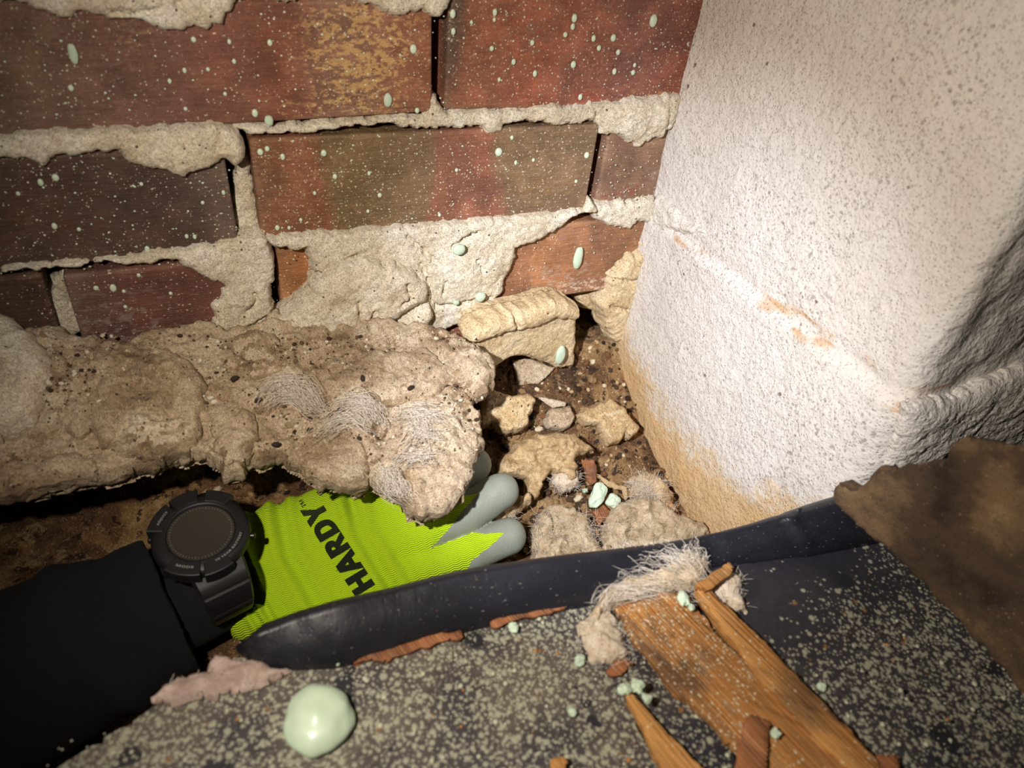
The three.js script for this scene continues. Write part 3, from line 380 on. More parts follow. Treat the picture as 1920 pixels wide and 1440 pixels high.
// ------------------------------------------------------------------ mortar ledge bridging the cavity
const ledgeO = V(0, -0.05, 0), ledgeN = V(0, 1, 0.38).normalize();
let ledgeTop; const onLedge = (l) => pixelsToPlane(l, ledgeO, ledgeN);
const ledgeUV = (x, y) => { const P = onPlane(x, y, ledgeO, ledgeN).sub(ledgeO), [a, b] = basis(ledgeN); return [P.dot(a), P.dot(b)]; };
{
  const bul = [[80, 740, 0.05, 0.035, 0.006], [240, 740, 0.045, 0.03, 0.006], [430, 760, 0.03, 0.02, 0.003], [650, 850, 0.03, 0.022, 0.004], [820, 860, 0.028, 0.03, 0.006], [905, 690, 0.012, 0.01, 0.005], [700, 720, 0.05, 0.02, 0.003]].map(([x, y, a, b, h]) => [...ledgeUV(x, y), a, b, h]);
  const base = lumpy({ t: 0.007, rim: 0.004, rough: 0.0048, size: 0.019, seed: 21, fine: 0.0007, bulges: bul }), holes = [[850, 850, 0.007], [712, 822, 0.005], [755, 790, 0.003], [440, 715, 0.004], [480, 690, 0.003]].map(([x, y, r]) => [...ledgeUV(x, y), r]);
  const top = ledgeTop = (u, v, d) => { let h = base(u, v, d) + 0.003 * fbm(u * 95, v * 95, 33, 4, 0.62) - 0.0026 * sat(noise(u * 160, v * 160, 36) * 2 - 0.9); for (const [a, b, r] of holes) { const q = Math.hypot((u - a) * 1.4, v - b) / r; if (q < 2) h -= r * 0.9 * Math.exp(-q * q * 1.5); } return h; };
  const out = [[-420, 660], [-60, 625], [90, 612], [160, 640], [230, 645], [300, 622], [380, 606], [430, 630], [520, 590], [700, 600], [800, 615], [868, 640], [888, 650], [905, 665], [930, 690], [932, 712], [920, 738], [895, 742], [884, 758], [898, 785], [905, 812], [895, 850], [885, 890], [868, 935], [845, 950], [820, 968], [790, 970], [770, 962], [745, 935], [700, 905], [690, 917], [655, 918], [625, 908], [600, 912], [570, 892], [545, 872], [520, 862], [480, 868], [455, 880], [447, 896], [418, 892], [410, 875], [392, 868], [370, 862], [350, 856], [330, 872], [300, 880], [230, 892], [130, 915], [60, 930], [0, 935], [-60, 945], [-420, 1000]];
  const cracks = [[[135, 690], [150, 730], [138, 770], [120, 820], [70, 850]], [[185, 640], [195, 665], [240, 690], [250, 715]], [[700, 805], [712, 830], [722, 815]], [[680, 850], [690, 880], [692, 915]], [[885, 755], [860, 740], [840, 735]], [[420, 665], [455, 660], [470, 650]], [[330, 680], [345, 710], [360, 720]], [[580, 700], [570, 720], [585, 740], [600, 790]], [[730, 640], [740, 665], [742, 690]], [[0, 890], [60, 870], [130, 880], [200, 850]]].map(onLedge);
  const g = slabGeo({ pts: onLedge(out), o: ledgeO, n: ledgeN, cell: 0.0012, jag: 0.0022, jagSize: 0.007, depth: 0.011, seed: 31, cracks, crackDepth: 0.0035, under: 0.006, sideRough: 0.003, undercut: 0.004, top });
  const ledge = group(); part('slab', g, M.ledge, ledge); thing(ledge, 'mortar_ledge', 'wide rough tan ledge of dropped mortar jutting from the brick wall over the gloved hand', 'mortar');
  const dome = slabGeo({ pts: onLedge([[-70, 600], [0, 612], [45, 632], [90, 668], [112, 705], [116, 740], [100, 780], [85, 815], [40, 838], [0, 850], [-70, 850]]), o: ledgeO.clone().addScaledVector(ledgeN, 0.012), n: ledgeN, cell: 0.0014, jag: 0.0012, depth: 0.012, seed: 37, top: lumpy({ t: 0.014, rim: 0.022, rough: 0.0022, size: 0.02, seed: 8, fine: 0.0003 }), cracks: [[[20, 660], [60, 720], [50, 790]]].map(onLedge), crackDepth: 0.0012 });
  // clods that set on top of one another, with gaps between them
  const clods = [
    [[[150, 700], [170, 662], [230, 648], [320, 660], [372, 690], [388, 745], [378, 810], [350, 848], [300, 868], [230, 862], [185, 838], [160, 790]], 0.009, 0.007, M.ledge],
    [[[118, 660], [150, 665], [180, 690], [150, 710], [160, 760], [190, 800], [150, 815], [118, 800], [125, 745], [122, 700]], 0.010, 0.005, M.ledge],
    [[[428, 648], [462, 622], [510, 622], [528, 645], [508, 672], [470, 680], [436, 668]], 0.009, 0.006, M.ledge],
    [[[562, 868], [600, 838], [655, 826], [684, 842], [692, 872], [688, 914], [650, 915], [606, 905], [580, 892]], 0.006, 0.005, M.ledge],
    [[[700, 905], [698, 862], [724, 822], [780, 800], [850, 790], [896, 815], [892, 850], [880, 890], [862, 930], [818, 962], [780, 960], [748, 932]], 0.006, 0.006, M.ledge],
    [[[850, 668], [872, 650], [892, 652], [926, 690], [930, 712], [915, 734], [890, 738], [862, 722], [846, 700]], 0.008, 0.007, M.ledge],
    [[[640, 690], [700, 660], [790, 655], [838, 680], [850, 720], [800, 750], [720, 755], [650, 735]], 0.0075, 0.004, M.ledge],
    [[[395, 790], [430, 765], [480, 775], [490, 820], [470, 860], [425, 868], [398, 845]], 0.008, 0.005, M.ledge],
    [[[0, 880], [60, 862], [140, 850], [200, 862], [190, 888], [110, 908], [20, 925], [-40, 925]], 0.007, 0.006, M.ledge],
  ];
  clods.forEach(([list, lift, t, mat], k) => { const o = ledgeO.clone().addScaledVector(ledgeN, lift), c = slabGeo({ pts: pixelsToPlane(list, o, ledgeN), o, n: ledgeN, cell: 0.0013, jag: 0.0026, jagSize: 0.008, depth: 0.009, seed: 200 + k, sideRough: 0.0012, undercut: 0.0006, top: lumpy({ t, rim: 0.012, rough: 0.0055, size: 0.012, seed: 90 + k, fine: 0.0009, flat: 0.4 }) }); part('clod', c, mat, ledge); });
  part('dollop', dome, M.mortar, ledge).userData.label = 'smooth pale rounded dollop of mortar';
}
{
  const R = rng(31), n = 1500, im = new THREE.InstancedMesh(new THREE.IcosahedronGeometry(1, 0), std({ color: 0xffffff, roughness: 1 }), n), m = new THREE.Matrix4(), c = new THREE.Color(), q = new THREE.Quaternion(), cols = [0x3a2a1c, 0x5c452e, 0x8d7253, 0xcdbfa6, 0xd9d0bd]; let k = 0;
  const [eu, ev] = basis(ledgeN), slab = ledgeTop;
  while (k < n) { const px = mix(0, 900, R()), py = mix(640, 900, R()), [u, v] = ledgeUV(px, py); if (noise(px / 70, py / 45, 5) < R() - 0.45) continue; if (py > 880 - 60 * Math.abs(px - 780) / 780) continue; const r = 0.0003 + 0.0011 * R() ** 3; m.compose(ledgeO.clone().addScaledVector(eu, u).addScaledVector(ev, v).addScaledVector(ledgeN, slab(u, v, 0.01) + r * 0.3), q.setFromEuler(new THREE.Euler(R() * 6, R() * 6, 0)), V(r, r * (0.5 + 0.5 * R()), r * (0.6 + R()))); im.setMatrixAt(k, m); im.setColorAt(k, c.set(cols[Math.floor(R() * cols.length)])); k++; }
  named(im, 'ledge_grit'); im.userData = { kind: 'stuff', label: 'dark and pale crumbs of grit strewn over the mortar ledge', category: 'grit' }; scene.add(im);
}
// ------------------------------------------------------------------ loose lumps in the corner
function lumpOn(list, centre, n, opt) {
  const o = centre, g = slabGeo({ pts: pixelsToPlane(list, o, n), o, n, cell: opt.cell ?? 0.0011, jag: opt.jag ?? 0.001, jagSize: opt.jagSize ?? 0.004, depth: opt.depth ?? 0.012, seed: opt.seed, under: 0.003, cracks: (opt.cracks ?? []).map((c) => pixelsToPlane(c, o, n)), crackDepth: opt.crackDepth, top: lumpy({ t: 0.008, rim: 0.004, rough: 0.0025, size: 0.012, ...opt }) });
  return new THREE.Mesh(g, opt.mat ?? M.tan);
}
const tilt = V(-0.15, 0.75, 0.62).normalize(), flat = V(-0.05, 0.93, 0.33).normalize();
// broken block of mortar hanging under the bricks, with a flat cut end
{
  const g = group(), n = V(0.1, -0.05, 1).normalize(), o = V(0.17, -0.085, 0.022);
  const face = slabGeo({ pts: pixelsToPlane([[884, 650], [890, 612], [925, 596], [1000, 580], [1040, 566], [1062, 564], [1084, 574], [1080, 600], [1076, 640], [1074, 686], [1050, 690], [1020, 680], [985, 668], [960, 668], [930, 685], [905, 695]], o, n), o, n, cell: 0.0012, jag: 0.0009, depth: 0.022, seed: 71, top: (u, v, d) => 0.003 * sat(d / 0.003) + 0.0012 * fbm(u * 60, v * 60, 5, 4) + 0.0005 * fbm(u * 300, v * 300, 9, 2) });
  part('body', face, M.pale, g);
  const o2 = o.clone().addScaledVector(n, 0.002), cap = slabGeo({ pts: pixelsToPlane([[876, 645], [872, 620], [892, 606], [930, 592], [1000, 576], [1030, 560], [1062, 560], [1086, 574], [1082, 592], [1060, 596], [1030, 592], [1000, 606], [960, 615], [920, 625], [880, 640]], o2, n), o: o2, n, cell: 0.0011, jag: 0.0014, depth: 0.014, seed: 72, cracks: [pixelsToPlane([[960, 590], [965, 608]], o2, n)], top: lumpy({ t: 0.007, rim: 0.008, rough: 0.0018, size: 0.016, seed: 6 }) });
  part('crust', cap, M.pale, g);
  thing(g, 'mortar_block', 'broken tan mortar block with a straight cut end and pale crust under the orange brick', 'mortar');
}
thing(lumpOn([[905, 738], [925, 732], [960, 742], [985, 740], [1006, 750], [1000, 770], [988, 785], [990, 800], [970, 808], [948, 816], [930, 806], [922, 795], [905, 806], [892, 798], [896, 780], [905, 760]], onFloor(950, 775, 0.022), tilt, { seed: 81, t: 0.008, depth: 0.02, rough: 0.003, cracks: [[[925, 795], [945, 800], [935, 785]], [[985, 745], [982, 780]]], crackDepth: 0.002 }), 'mortar_chunk', 'squarish tan mortar chunk leaning against the end of the ledge', 'mortar chunk');
thing(lumpOn([[1083, 775], [1092, 764], [1125, 755], [1140, 747], [1152, 752], [1158, 760], [1172, 768], [1178, 785], [1195, 800], [1190, 815], [1176, 824], [1168, 815], [1160, 830], [1142, 836], [1128, 820], [1120, 800], [1098, 796], [1085, 788]], onFloor(1140, 795, 0.014), tilt, { seed: 82, t: 0.007, depth: 0.016, rough: 0.0018, cracks: [[[1168, 815], [1175, 800]]], crackDepth: 0.0015 }), 'mortar_chunk', 'angular golden tan mortar chunk lying by the stained foot of the pier', 'mortar chunk');
thing(lumpOn([[1030, 765], [1068, 762], [1078, 780], [1068, 800], [1050, 808], [1026, 806], [1018, 790]], onFloor(1048, 785, 0.008), tilt, { seed: 83, t: 0.006, depth: 0.012, rough: 0.003, mat: M.ledge }), 'mortar_chunk', 'small crumbly brown mortar chunk between the two tan chunks', 'mortar chunk');
thing(lumpOn([[932, 868], [950, 845], [985, 822], [1030, 812], [1070, 815], [1095, 830], [1118, 845], [1090, 852], [1075, 866], [1080, 890], [1068, 905], [1050, 892], [1030, 888], [1020, 905], [1012, 935], [1000, 945], [985, 930], [985, 900], [960, 895], [935, 888]], onFloor(1020, 865, 0.022), tilt, { seed: 84, t: 0.010, rim: 0.006, depth: 0.014, rough: 0.0065, size: 0.009, mat: M.woolTan, jag: 0.0015, cracks: [[[1035, 870], [1050, 880]], [[1000, 850], [1060, 840]]], crackDepth: 0.002 }), 'insulation_clump', 'crumpled tan clump of matted insulation beyond the grey fingertips', 'insulation');
const tuft = (px, py, w, len, count, seed, lift = 0.014) => fibres(count, seed, (R) => { const P = onFloor(px + (R() - 0.5) * w, py + (R() - 0.5) * w * 0.7, lift); return P; }, len, 0.00006, (R) => V(R() - 0.5, 0.15 * R(), R() - 0.5), 0.9);
{
  const g = group(); const b = lumpOn([[1040, 880], [1062, 872], [1080, 884], [1084, 905], [1070, 922], [1050, 924], [1036, 908]], onFloor(1060, 900, 0.018), tilt, { seed: 85, t: 0.006, rim: 0.007, depth: 0.008, rough: 0.003, mat: M.woolGrey }); b.name = 'wad'; g.add(b);
  const f = part('fibres', tuft(1062, 900, 44, 0.009, 300, 5, 0.02), M.fibre, g); f.userData.kind = 'stuff';
  thing(g, 'insulation_tuft', 'small pale fluffy wisp of fibre hanging off the tan insulation clump', 'insulation');
}
const mats = [
  [[[992, 1000], [1008, 965], [1030, 950], [1060, 953], [1098, 962], [1104, 990], [1122, 1020], [1150, 1036], [1150, 1060], [1050, 1075], [985, 1075], [1000, 1040]], [1060, 1005], 91, M.wool, 'creased beige insulation mat beside the fingertips and the black strip'],
  [[[1128, 985], [1140, 960], [1160, 945], [1200, 932], [1225, 938], [1262, 965], [1312, 985], [1330, 1010], [1250, 1040], [1150, 1055], [1128, 1020]], [1210, 985], 92, M.wool, 'puffy pinkish beige insulation pillow at the foot of the pier'],
  [[[1180, 900], [1205, 888], [1232, 896], [1246, 915], [1262, 940], [1240, 946], [1205, 935], [1185, 925]], [1215, 915], 93, M.woolTan, 'small flattened tan insulation scrap above the puffy pillow'],
  [[[862, 985], [890, 975], [940, 955], [975, 935], [990, 925], [992, 945], [965, 965], [930, 990], [890, 1000], [865, 1000]], [930, 968], 94, M.woolTan, 'thin twisted tan insulation strand between two grey fingers'],
];
for (const [list, [cx, cy], seed, mat, label] of mats) {
  const g = group(), b = lumpOn(list, onFloor(cx, cy, seed === 94 ? 0.017 : 0.012), flat, { seed, t: seed === 92 ? 0.013 : 0.009, rim: seed === 92 ? 0.016 : 0.009, depth: 0.01, rough: 0.006, size: 0.013, fine: 0.001, mat, jag: 0.0018, cracks: seed === 91 ? [[[1098, 965], [1105, 1000], [1128, 1035]], [[1030, 975], [1036, 1010]], [[1036, 1040], [1040, 1062]]] : [], crackDepth: 0.003 });
  b.name = 'mat'; g.add(b); const f = part('fibres', tuft(cx, cy, seed === 93 || seed === 94 ? 50 : 120, 0.010, 480, seed, 0.021), M.fibre, g); f.userData.kind = 'stuff';
  thing(g, 'insulation_mat', label, 'insulation');
}
// fluff caught on the ledge
const overLedge = (px, py, lift) => { const [u, v] = ledgeUV(px, py), [eu, ev] = basis(ledgeN); return ledgeO.clone().addScaledVector(eu, u).addScaledVector(ev, v).addScaledVector(ledgeN, Math.max(ledgeTop(u, v, 0.01), 0.0105) + lift); };
const wisps = [
  [[[[488, 792], [505, 758], [540, 744], [572, 752], [596, 785], [610, 802]], [[495, 800], [525, 775], [555, 772], [585, 795], [606, 800]], [[505, 775], [535, 752], [560, 760]]], 'white feathery wisp of fibre caught on top of the ledge'],
  [[[[605, 812], [635, 785], [670, 778], [695, 792], [710, 828]], [[590, 850], [620, 825], [655, 815], [690, 835]], [[640, 800], [668, 786], [690, 800], [700, 830]]], 'curved off-white swirl of fibre pressed into the ledge above the glove print'],
  [[[[728, 815], [760, 800], [800, 805], [838, 820]], [[745, 870], [775, 835], [800, 850], [830, 840]], [[735, 905], [765, 880], [800, 885], [815, 860]], [[760, 795], [780, 830], [790, 860]]], 'loose grey wad of fibre on the drooping end of the ledge'],
  [[[[700, 905], [722, 925], [735, 950], [760, 962]], [[712, 900], [740, 930], [752, 955]]], 'frayed fibre wisp hanging from the ledge rim over the glove'],
];
wisps.forEach(([paths, label], k) => {
  const g = group(), f = part('strands', bundle(paths.map((p) => p.map(([x, y]) => overLedge(x, y, 0.0015))), 85, 60 + k, 0.0042, 0.00009), M.fibre, g); f.userData.kind = 'stuff';
  thing(g, 'fibre_wisp', label, 'insulation');
});

// ------------------------------------------------------------------ sill covered with spattered black membrane
const SILL = -0.075, sillO = V(0, SILL, 0), upN = V(0, 1, 0);
const sx0 = -0.2, sx1 = 0.4, sz0 = 0.18, sz1 = 0.48;
const sillMap = dataTex(1536, 768, (u, v, c) => {   // grey spatter lies where the photograph shows it: all over the near board, thinning to bare membrane beside the lath
  const x = mix(sx0, sx1, u), z = mix(sz1, sz0, v); c[0] = 0.155; c[1] = 0.15; c[2] = 0.18;
  const n = fbm(x * 40, z * 40, 3, 4), lathX = 0.125 + (z - 0.23) * 0.75;
  let dens = x < lathX ? 0.95 - 0.25 * sstep(0.06, 0.12, x) : 1.25 * sstep(0.255, 0.315, z + 0.012 * n + (x - 0.16) * 0.25);
  dens += 0.3 * n; const grime = x < lathX ? sat(0.75 + n - 0.5 * sstep(0.04, 0.12, x)) : 0.25 * dens;
  lerp3(c, [0.43, 0.39, 0.34], 0.8 * sat(grime)); const g = 1 + 0.16 * fbm(x * 500, z * 500, 9, 2); for (let q = 0; q < 3; q++) c[q] *= g;
  if (fbm(x * 70, z * 70, 41, 3) > 0.46) { lerp3(c, [0.12, 0.12, 0.14], 0.85); dens -= 0.8; }
  if (x < lathX) dens += 0.2;
  const s = Math.max(dots(u, v / 2, 300, 5, 0.15, 0.6, sat(dens * 0.6)), dots(u + 0.1, v / 2, 170, 15, 0.1, 0.5, sat(dens * 0.45)), dots(u, v / 2 + 0.2, 420, 25, 0.2, 0.6, sat(dens * 0.55)));
  if (s > 0.1) lerp3(c, [0.66, 0.66, 0.57], 0.3 + 0.6 * sat(s * 1.6));
  if (dots(u, v / 2, 60, 35, 0.04, 0.13, 0.18) > 0.1) lerp3(c, [0.58, 0.4, 0.22], 0.8);
}, true, false);
const sillBump = dataTex(1536, 768, (u, v) => { const x = mix(sx0, sx1, u), z = mix(sz1, sz0, v); return 0.4 + 0.2 * fbm(x * 80, z * 80, 3, 3) + 0.45 * Math.max(dots(u, v / 2, 300, 5, 0.15, 0.6, 0.4), dots(u + 0.1, v / 2, 170, 15, 0.1, 0.5, 0.3)) * (x < 0.125 + (z - 0.23) * 0.75 || z > 0.28 ? 1 : 0.1); }, false, false);
M.sill = std({ map: sillMap, bumpMap: sillBump, bumpScale: 0.0006, roughness: 0.6 });
{
  const edge = [[-140, 1640], [100, 1450], [300, 1318], [440, 1232], [545, 1254], [650, 1244], [900, 1172], [1100, 1132], [1340, 1066], [1500, 1038], [1650, 1014]].map(([x, y]) => onY(x, y, SILL)), last = edge[edge.length - 1];
  const pts = [...edge, V(0.39, SILL, last.z + 0.006), V(0.39, SILL, 0.47), V(-0.19, SILL, 0.47)].reverse();
  const g = slabGeo({ faceUv: false, pts, o: sillO, n: upN, cell: 0.003, jag: 0.0006, depth: 0.038, seed: 3, top: (u, v) => { const dx = (u - 0.2), dz = (-v - 0.262); return 0.0012 * fbm(u * 22, v * 22, 5, 3) + 0.003 * Math.exp(-(dx * dx + dz * dz * 3) / 0.0006); } });
  const p = g.attributes.position, uv = g.attributes.uv; for (let i = 0; i < p.count; i++) uv.setXY(i, (p.getX(i) - sx0) / (sx1 - sx0), (sz1 - p.getZ(i)) / (sz1 - sz0));
  const s = thing(new THREE.Mesh(g, M.sill), 'sill_board', 'black membrane-covered sill board speckled all over with pale spatter', 'board'); void s;
}
// black plastic strip rolled up along the sill edge
{
  const lower = [[452, 1218], [500, 1246], [560, 1250], [650, 1244], [760, 1212], [900, 1172], [1100, 1132], [1230, 1102], [1340, 1066], [1460, 1046], [1560, 1030], [1650, 1012], [1760, 985]];
  const upper = [[440, 1214], [472, 1194], [530, 1166], [620, 1137], [740, 1108], [860, 1078], [1060, 1046], [1200, 1026], [1310, 1006], [1420, 982], [1500, 962], [1585, 938], [1700, 905]];
  const L = new THREE.CatmullRomCurve3(lower.map(([x, y]) => onY(x, y, SILL).add(V(0, -0.001, 0.0015)))), U = new THREE.CatmullRomCurve3(upper.map(([x, y], i) => { const b = onY(...lower[i], SILL), dz = 0.012 * sstep(0, 3, i) + 0.001; return onZ(x, y, b.z - dz); }));
  const na = 160, prof = 22, pos = [], uv = [], idx = [], skin = (off, rev) => {
    const k0 = pos.length / 3;
    for (let i = 0; i <= na; i++) {
      const t = i / na, l = L.getPoint(t), u = U.getPoint(t), w = u.clone().sub(l), len = w.length(), along = L.getTangent(t), nrm = along.clone().cross(w).normalize(); if (nrm.y < 0 && nrm.z < 0) nrm.negate(); if (nrm.z < 0) nrm.negate();
      for (let j = 0; j <= prof; j++) {
        const a = j / prof; let P;
        if (a <= 0.7) { const s = a / 0.7; P = l.clone().addScaledVector(w, s).addScaledVector(nrm, len * 0.17 * Math.sin(Math.PI * Math.pow(s, 0.85)) * (1 - 0.3 * s)); }
        else { const s = (a - 0.7) / 0.3; P = u.clone().addScaledVector(w.clone().normalize(), len * 0.03 * Math.sin(s * 2.4)).addScaledVector(nrm, -0.014 * s * sat(len / 0.015)).add(V(0, -0.012 * s * s * sat(len / 0.015), 0)); }
        P.addScaledVector(nrm, off + (0.0006 * fbm(t * 26, a * 3, 7, 3) + 0.0012 * Math.exp(-(((t - 0.79 - a * 0.03) / 0.012) ** 2)) - 0.0018 * Math.exp(-(((t - 0.68 + a * 0.02) / 0.02) ** 2))) * sat(len / 0.01)); pos.push(P.x, P.y, P.z); uv.push(t * 0.4, a * 0.03);
      }
    }
    const W = prof + 1; for (let i = 0; i < na; i++) for (let j = 0; j < prof; j++) { const a = k0 + i * W + j, b = a + W; rev ? idx.push(a, b, b + 1, a, b + 1, a + 1) : idx.push(a, b + 1, b, a, a + 1, b + 1); }
  };
  skin(0, true); skin(-0.0012, false);
  const g = group(); part('sheet', makeGeo(pos, idx, uv), M.black, g);
  const fl = slabGeo({ pts: pixelsToPlane([[1484, 990], [1496, 955], [1504, 950], [1498, 975], [1490, 992]], atS(1494, 972, 0.343), FWD.clone().negate()), o: atS(1494, 972, 0.343), n: FWD.clone().negate(), cell: 0.0008, jag: 0.0003, depth: 0.0006, seed: 5, top: () => 0.0006 });
  part('torn_flap', fl, M.black, g);
  thing(g, 'plastic_strip', 'glossy black plastic strip curled up along the back edge of the sill', 'plastic strip');
}
// ------------------------------------------------------------------ lath and splinters
const woodUv = (g, a, b) => { const p = g.attributes.position, d = b.clone().sub(a).normalize(), s = upN.clone().cross(d).normalize(), uv = g.attributes.uv, q = V(0, 0, 0); for (let i = 0; i < p.count; i++) { q.set(p.getX(i), p.getY(i), p.getZ(i)).sub(a); uv.setXY(i, q.dot(s) + q.y, q.dot(d)); } return g; };
function plank(list, h, thick, mat, seed, opt = {}) {
  const o = V(0, SILL + h, 0), n = opt.n ?? upN, g = slabGeo({ pts: pixelsToPlane(list, opt.o ?? o, n).reverse(), o: opt.o ?? o, n, cell: opt.cell ?? 0.0012, jag: opt.jag ?? 0.0005, jagSize: 0.005, depth: thick, seed, cracks: (opt.cracks ?? []).map((c) => pixelsToPlane(c, opt.o ?? o, n)), crackDepth: 0.002, top: (u, v, d) => { const a = (u * 0.75 + v * 0.66) * 1; return -0.0008 * (1 - sat(d / 0.0012)) + 0.0005 * noise(a * 900, v * 30, seed) + 0.0006 * fbm(u * 60, v * 60, seed, 3); } });
  return new THREE.Mesh(woodUv(g, onY(1180, 1150, SILL), onY(1500, 1500, SILL)), mat);
}
const lath = group();
{
  const put = (m, nm) => { m.name = nm; lath.add(m); };
  put(plank([[1150, 1138], [1200, 1118], [1250, 1106], [1290, 1112], [1330, 1165], [1400, 1235], [1470, 1310], [1560, 1395], [1690, 1530], [1480, 1560], [1400, 1430], [1330, 1350], [1250, 1272], [1195, 1205]], 0.006, 0.006, M.lath, 5, { jag: 0.0009, cracks: [[[1305, 1150], [1345, 1185], [1400, 1225], [1450, 1290]]] }), 'board');
  put(plank([[1302, 1098], [1318, 1090], [1350, 1122], [1420, 1185], [1480, 1250], [1560, 1330], [1660, 1440], [1740, 1530], [1680, 1540], [1580, 1430], [1500, 1345], [1440, 1285], [1400, 1235], [1345, 1160]], 0.0085, 0.008, M.lathEdge, 6), 'raised_edge');
  put(plank([[1172, 1302], [1184, 1298], [1215, 1330], [1260, 1380], [1320, 1440], [1380, 1540], [1290, 1540], [1245, 1440], [1212, 1378]], 0.008, 0.007, M.lathEdge, 7), 'split_edge');
  thing(lath, 'wood_lath', 'split orange-brown wooden lath lying across the spattered sill', 'lath');
}
thing(plank([[1305, 1096], [1332, 1072], [1368, 1050], [1380, 1062], [1372, 1074], [1345, 1092], [1325, 1106]], 0.0125, 0.005, M.lathEdge, 8), 'wood_splinter', 'short wood splinter lying crosswise on the far end of the lath', 'splinter');
thing(plank([[1394, 1350], [1410, 1336], [1446, 1352], [1442, 1400], [1436, 1470], [1370, 1470], [1382, 1420]], 0.0095, 0.003, M.splinter, 9), 'wood_splinter', 'flat reddish wood flake lying on the lath board', 'splinter');
thing(plank([[660, 1240], [690, 1225], [735, 1210], [750, 1192], [800, 1175], [830, 1174], [838, 1186], [862, 1180], [866, 1190], [810, 1208], [750, 1228], [700, 1238]], 0.004, 0.004, M.splinter, 10, { jag: 0.0012 }), 'bark_flake', 'long ragged brown bark flake against the black strip', 'bark');
thing(plank([[920, 1168], [924, 1152], [950, 1148], [985, 1142], [1040, 1130], [1062, 1128], [1060, 1138], [1010, 1152], [960, 1162], [935, 1174]], 0.004, 0.004, M.splinter, 11, { jag: 0.0008 }), 'bark_flake', 'rounded orange bark flake beside the black strip near the lath', 'bark');
thing(plank([[1140, 1262], [1150, 1240], [1178, 1232], [1190, 1240], [1170, 1256], [1150, 1268]], 0.004, 0.004, M.splinter, 12, { jag: 0.001 }), 'bark_flake', 'small dark bark flake beside the left side of the lath', 'bark');
thing(plank([[1030, 1428], [1040, 1418], [1062, 1416], [1066, 1430], [1055, 1446], [1034, 1446]], 0.006, 0.006, M.lathEdge, 13), 'wood_crumb', 'orange wood crumb lying alone on the speckled board', 'crumb');
thing(plank([[1630, 1425], [1650, 1412], [1690, 1414], [1686, 1450], [1640, 1470]], 0.006, 0.006, M.splinter, 14), 'wood_crumb', 'red-brown wood crumb by the right side of the lath', 'crumb');
// fluff at the far end of the lath
const sillFibres = (px, py, w, h, count, seed, len, up = 0.5, lift = 0.006) => fibres(count, seed, (R) => onY(px + (R() - 0.5) * w, py + (R() - 0.5) * h, SILL + lift * R()), len, 0.00006, (R) => V(R() - 0.5, up * R(), R() - 0.5));
const pads = [
  [[[1108, 1150], [1130, 1108], [1170, 1070], [1200, 1045], [1250, 1040], [1300, 1030], [1302, 1050], [1330, 1060], [1320, 1085], [1300, 1105], [1240, 1112], [1190, 1125], [1150, 1145], [1120, 1170]], [1220, 1085], 200, 90, M.wool, 0.007, 'bushy beige insulation tuft spilling over the black strip at the lath end'],
  [[[1085, 1175], [1110, 1150], [1145, 1150], [1165, 1190], [1180, 1230], [1150, 1240], [1110, 1245], [1090, 1215]], [1130, 1205], 110, 100, M.woolGrey, 0.003, 'flattened pale insulation crust beside the left side of the lath'],
  [[[1330, 1100], [1372, 1075], [1392, 1090], [1388, 1120], [1400, 1150], [1375, 1140], [1350, 1122]], [1366, 1108], 60, 60, M.woolGrey, 0.004, 'small whitish insulation pinch behind the raised edge of the lath'],
  [[[285, 1320], [300, 1290], [340, 1270], [392, 1262], [402, 1232], [440, 1240], [500, 1245], [545, 1262], [500, 1285], [440, 1300], [380, 1312], [330, 1325]], [410, 1280], 200, 60, M.pink, 0.004, 'dusty pink insulation sheet between the black sleeve and the sill'],
];
pads.forEach(([list, [cx, cy], w, h, mat, t, label], k) => {
  const g = group(), o = V(0, SILL + 0.002, 0), b = new THREE.Mesh(slabGeo({ pts: pixelsToPlane(list, o, upN).reverse(), o, n: upN, cell: 0.001, jag: 0.0014, jagSize: 0.004, depth: 0.003, seed: 120 + k, top: lumpy({ t, rim: 0.006, rough: 0.0025, size: 0.009, seed: 70 + k, fine: 0.0006 }) }), mat); b.name = 'wad'; g.add(b);
  const f = part('fibres', sillFibres(cx, cy, w, h, k === 0 ? 700 : k === 3 ? 25 : 220, 80 + k, k === 0 ? 0.008 : 0.005), M.fibre, g); f.userData.kind = 'stuff';
  if (k === 0) { const br = part('strands', bundle([[[1300, 1085], [1250, 1060], [1200, 1050], [1165, 1040]], [[1290, 1100], [1230, 1080], [1180, 1072], [1150, 1075]], [[1320, 1070], [1300, 1050], [1296, 1030]], [[1330, 1110], [1290, 1070], [1240, 1045], [1210, 1035]], [[1260, 1115], [1200, 1110], [1140, 1125], [1115, 1150]]].map((p) => p.map(([x, y], i) => onY(x, y, SILL + 0.005 + 0.0012 * i))), 70, 17, 0.0038, 0.00008), M.fibre, g); br.userData.kind = 'stuff'; }
  thing(g, 'insulation_pad', label, 'insulation');
});
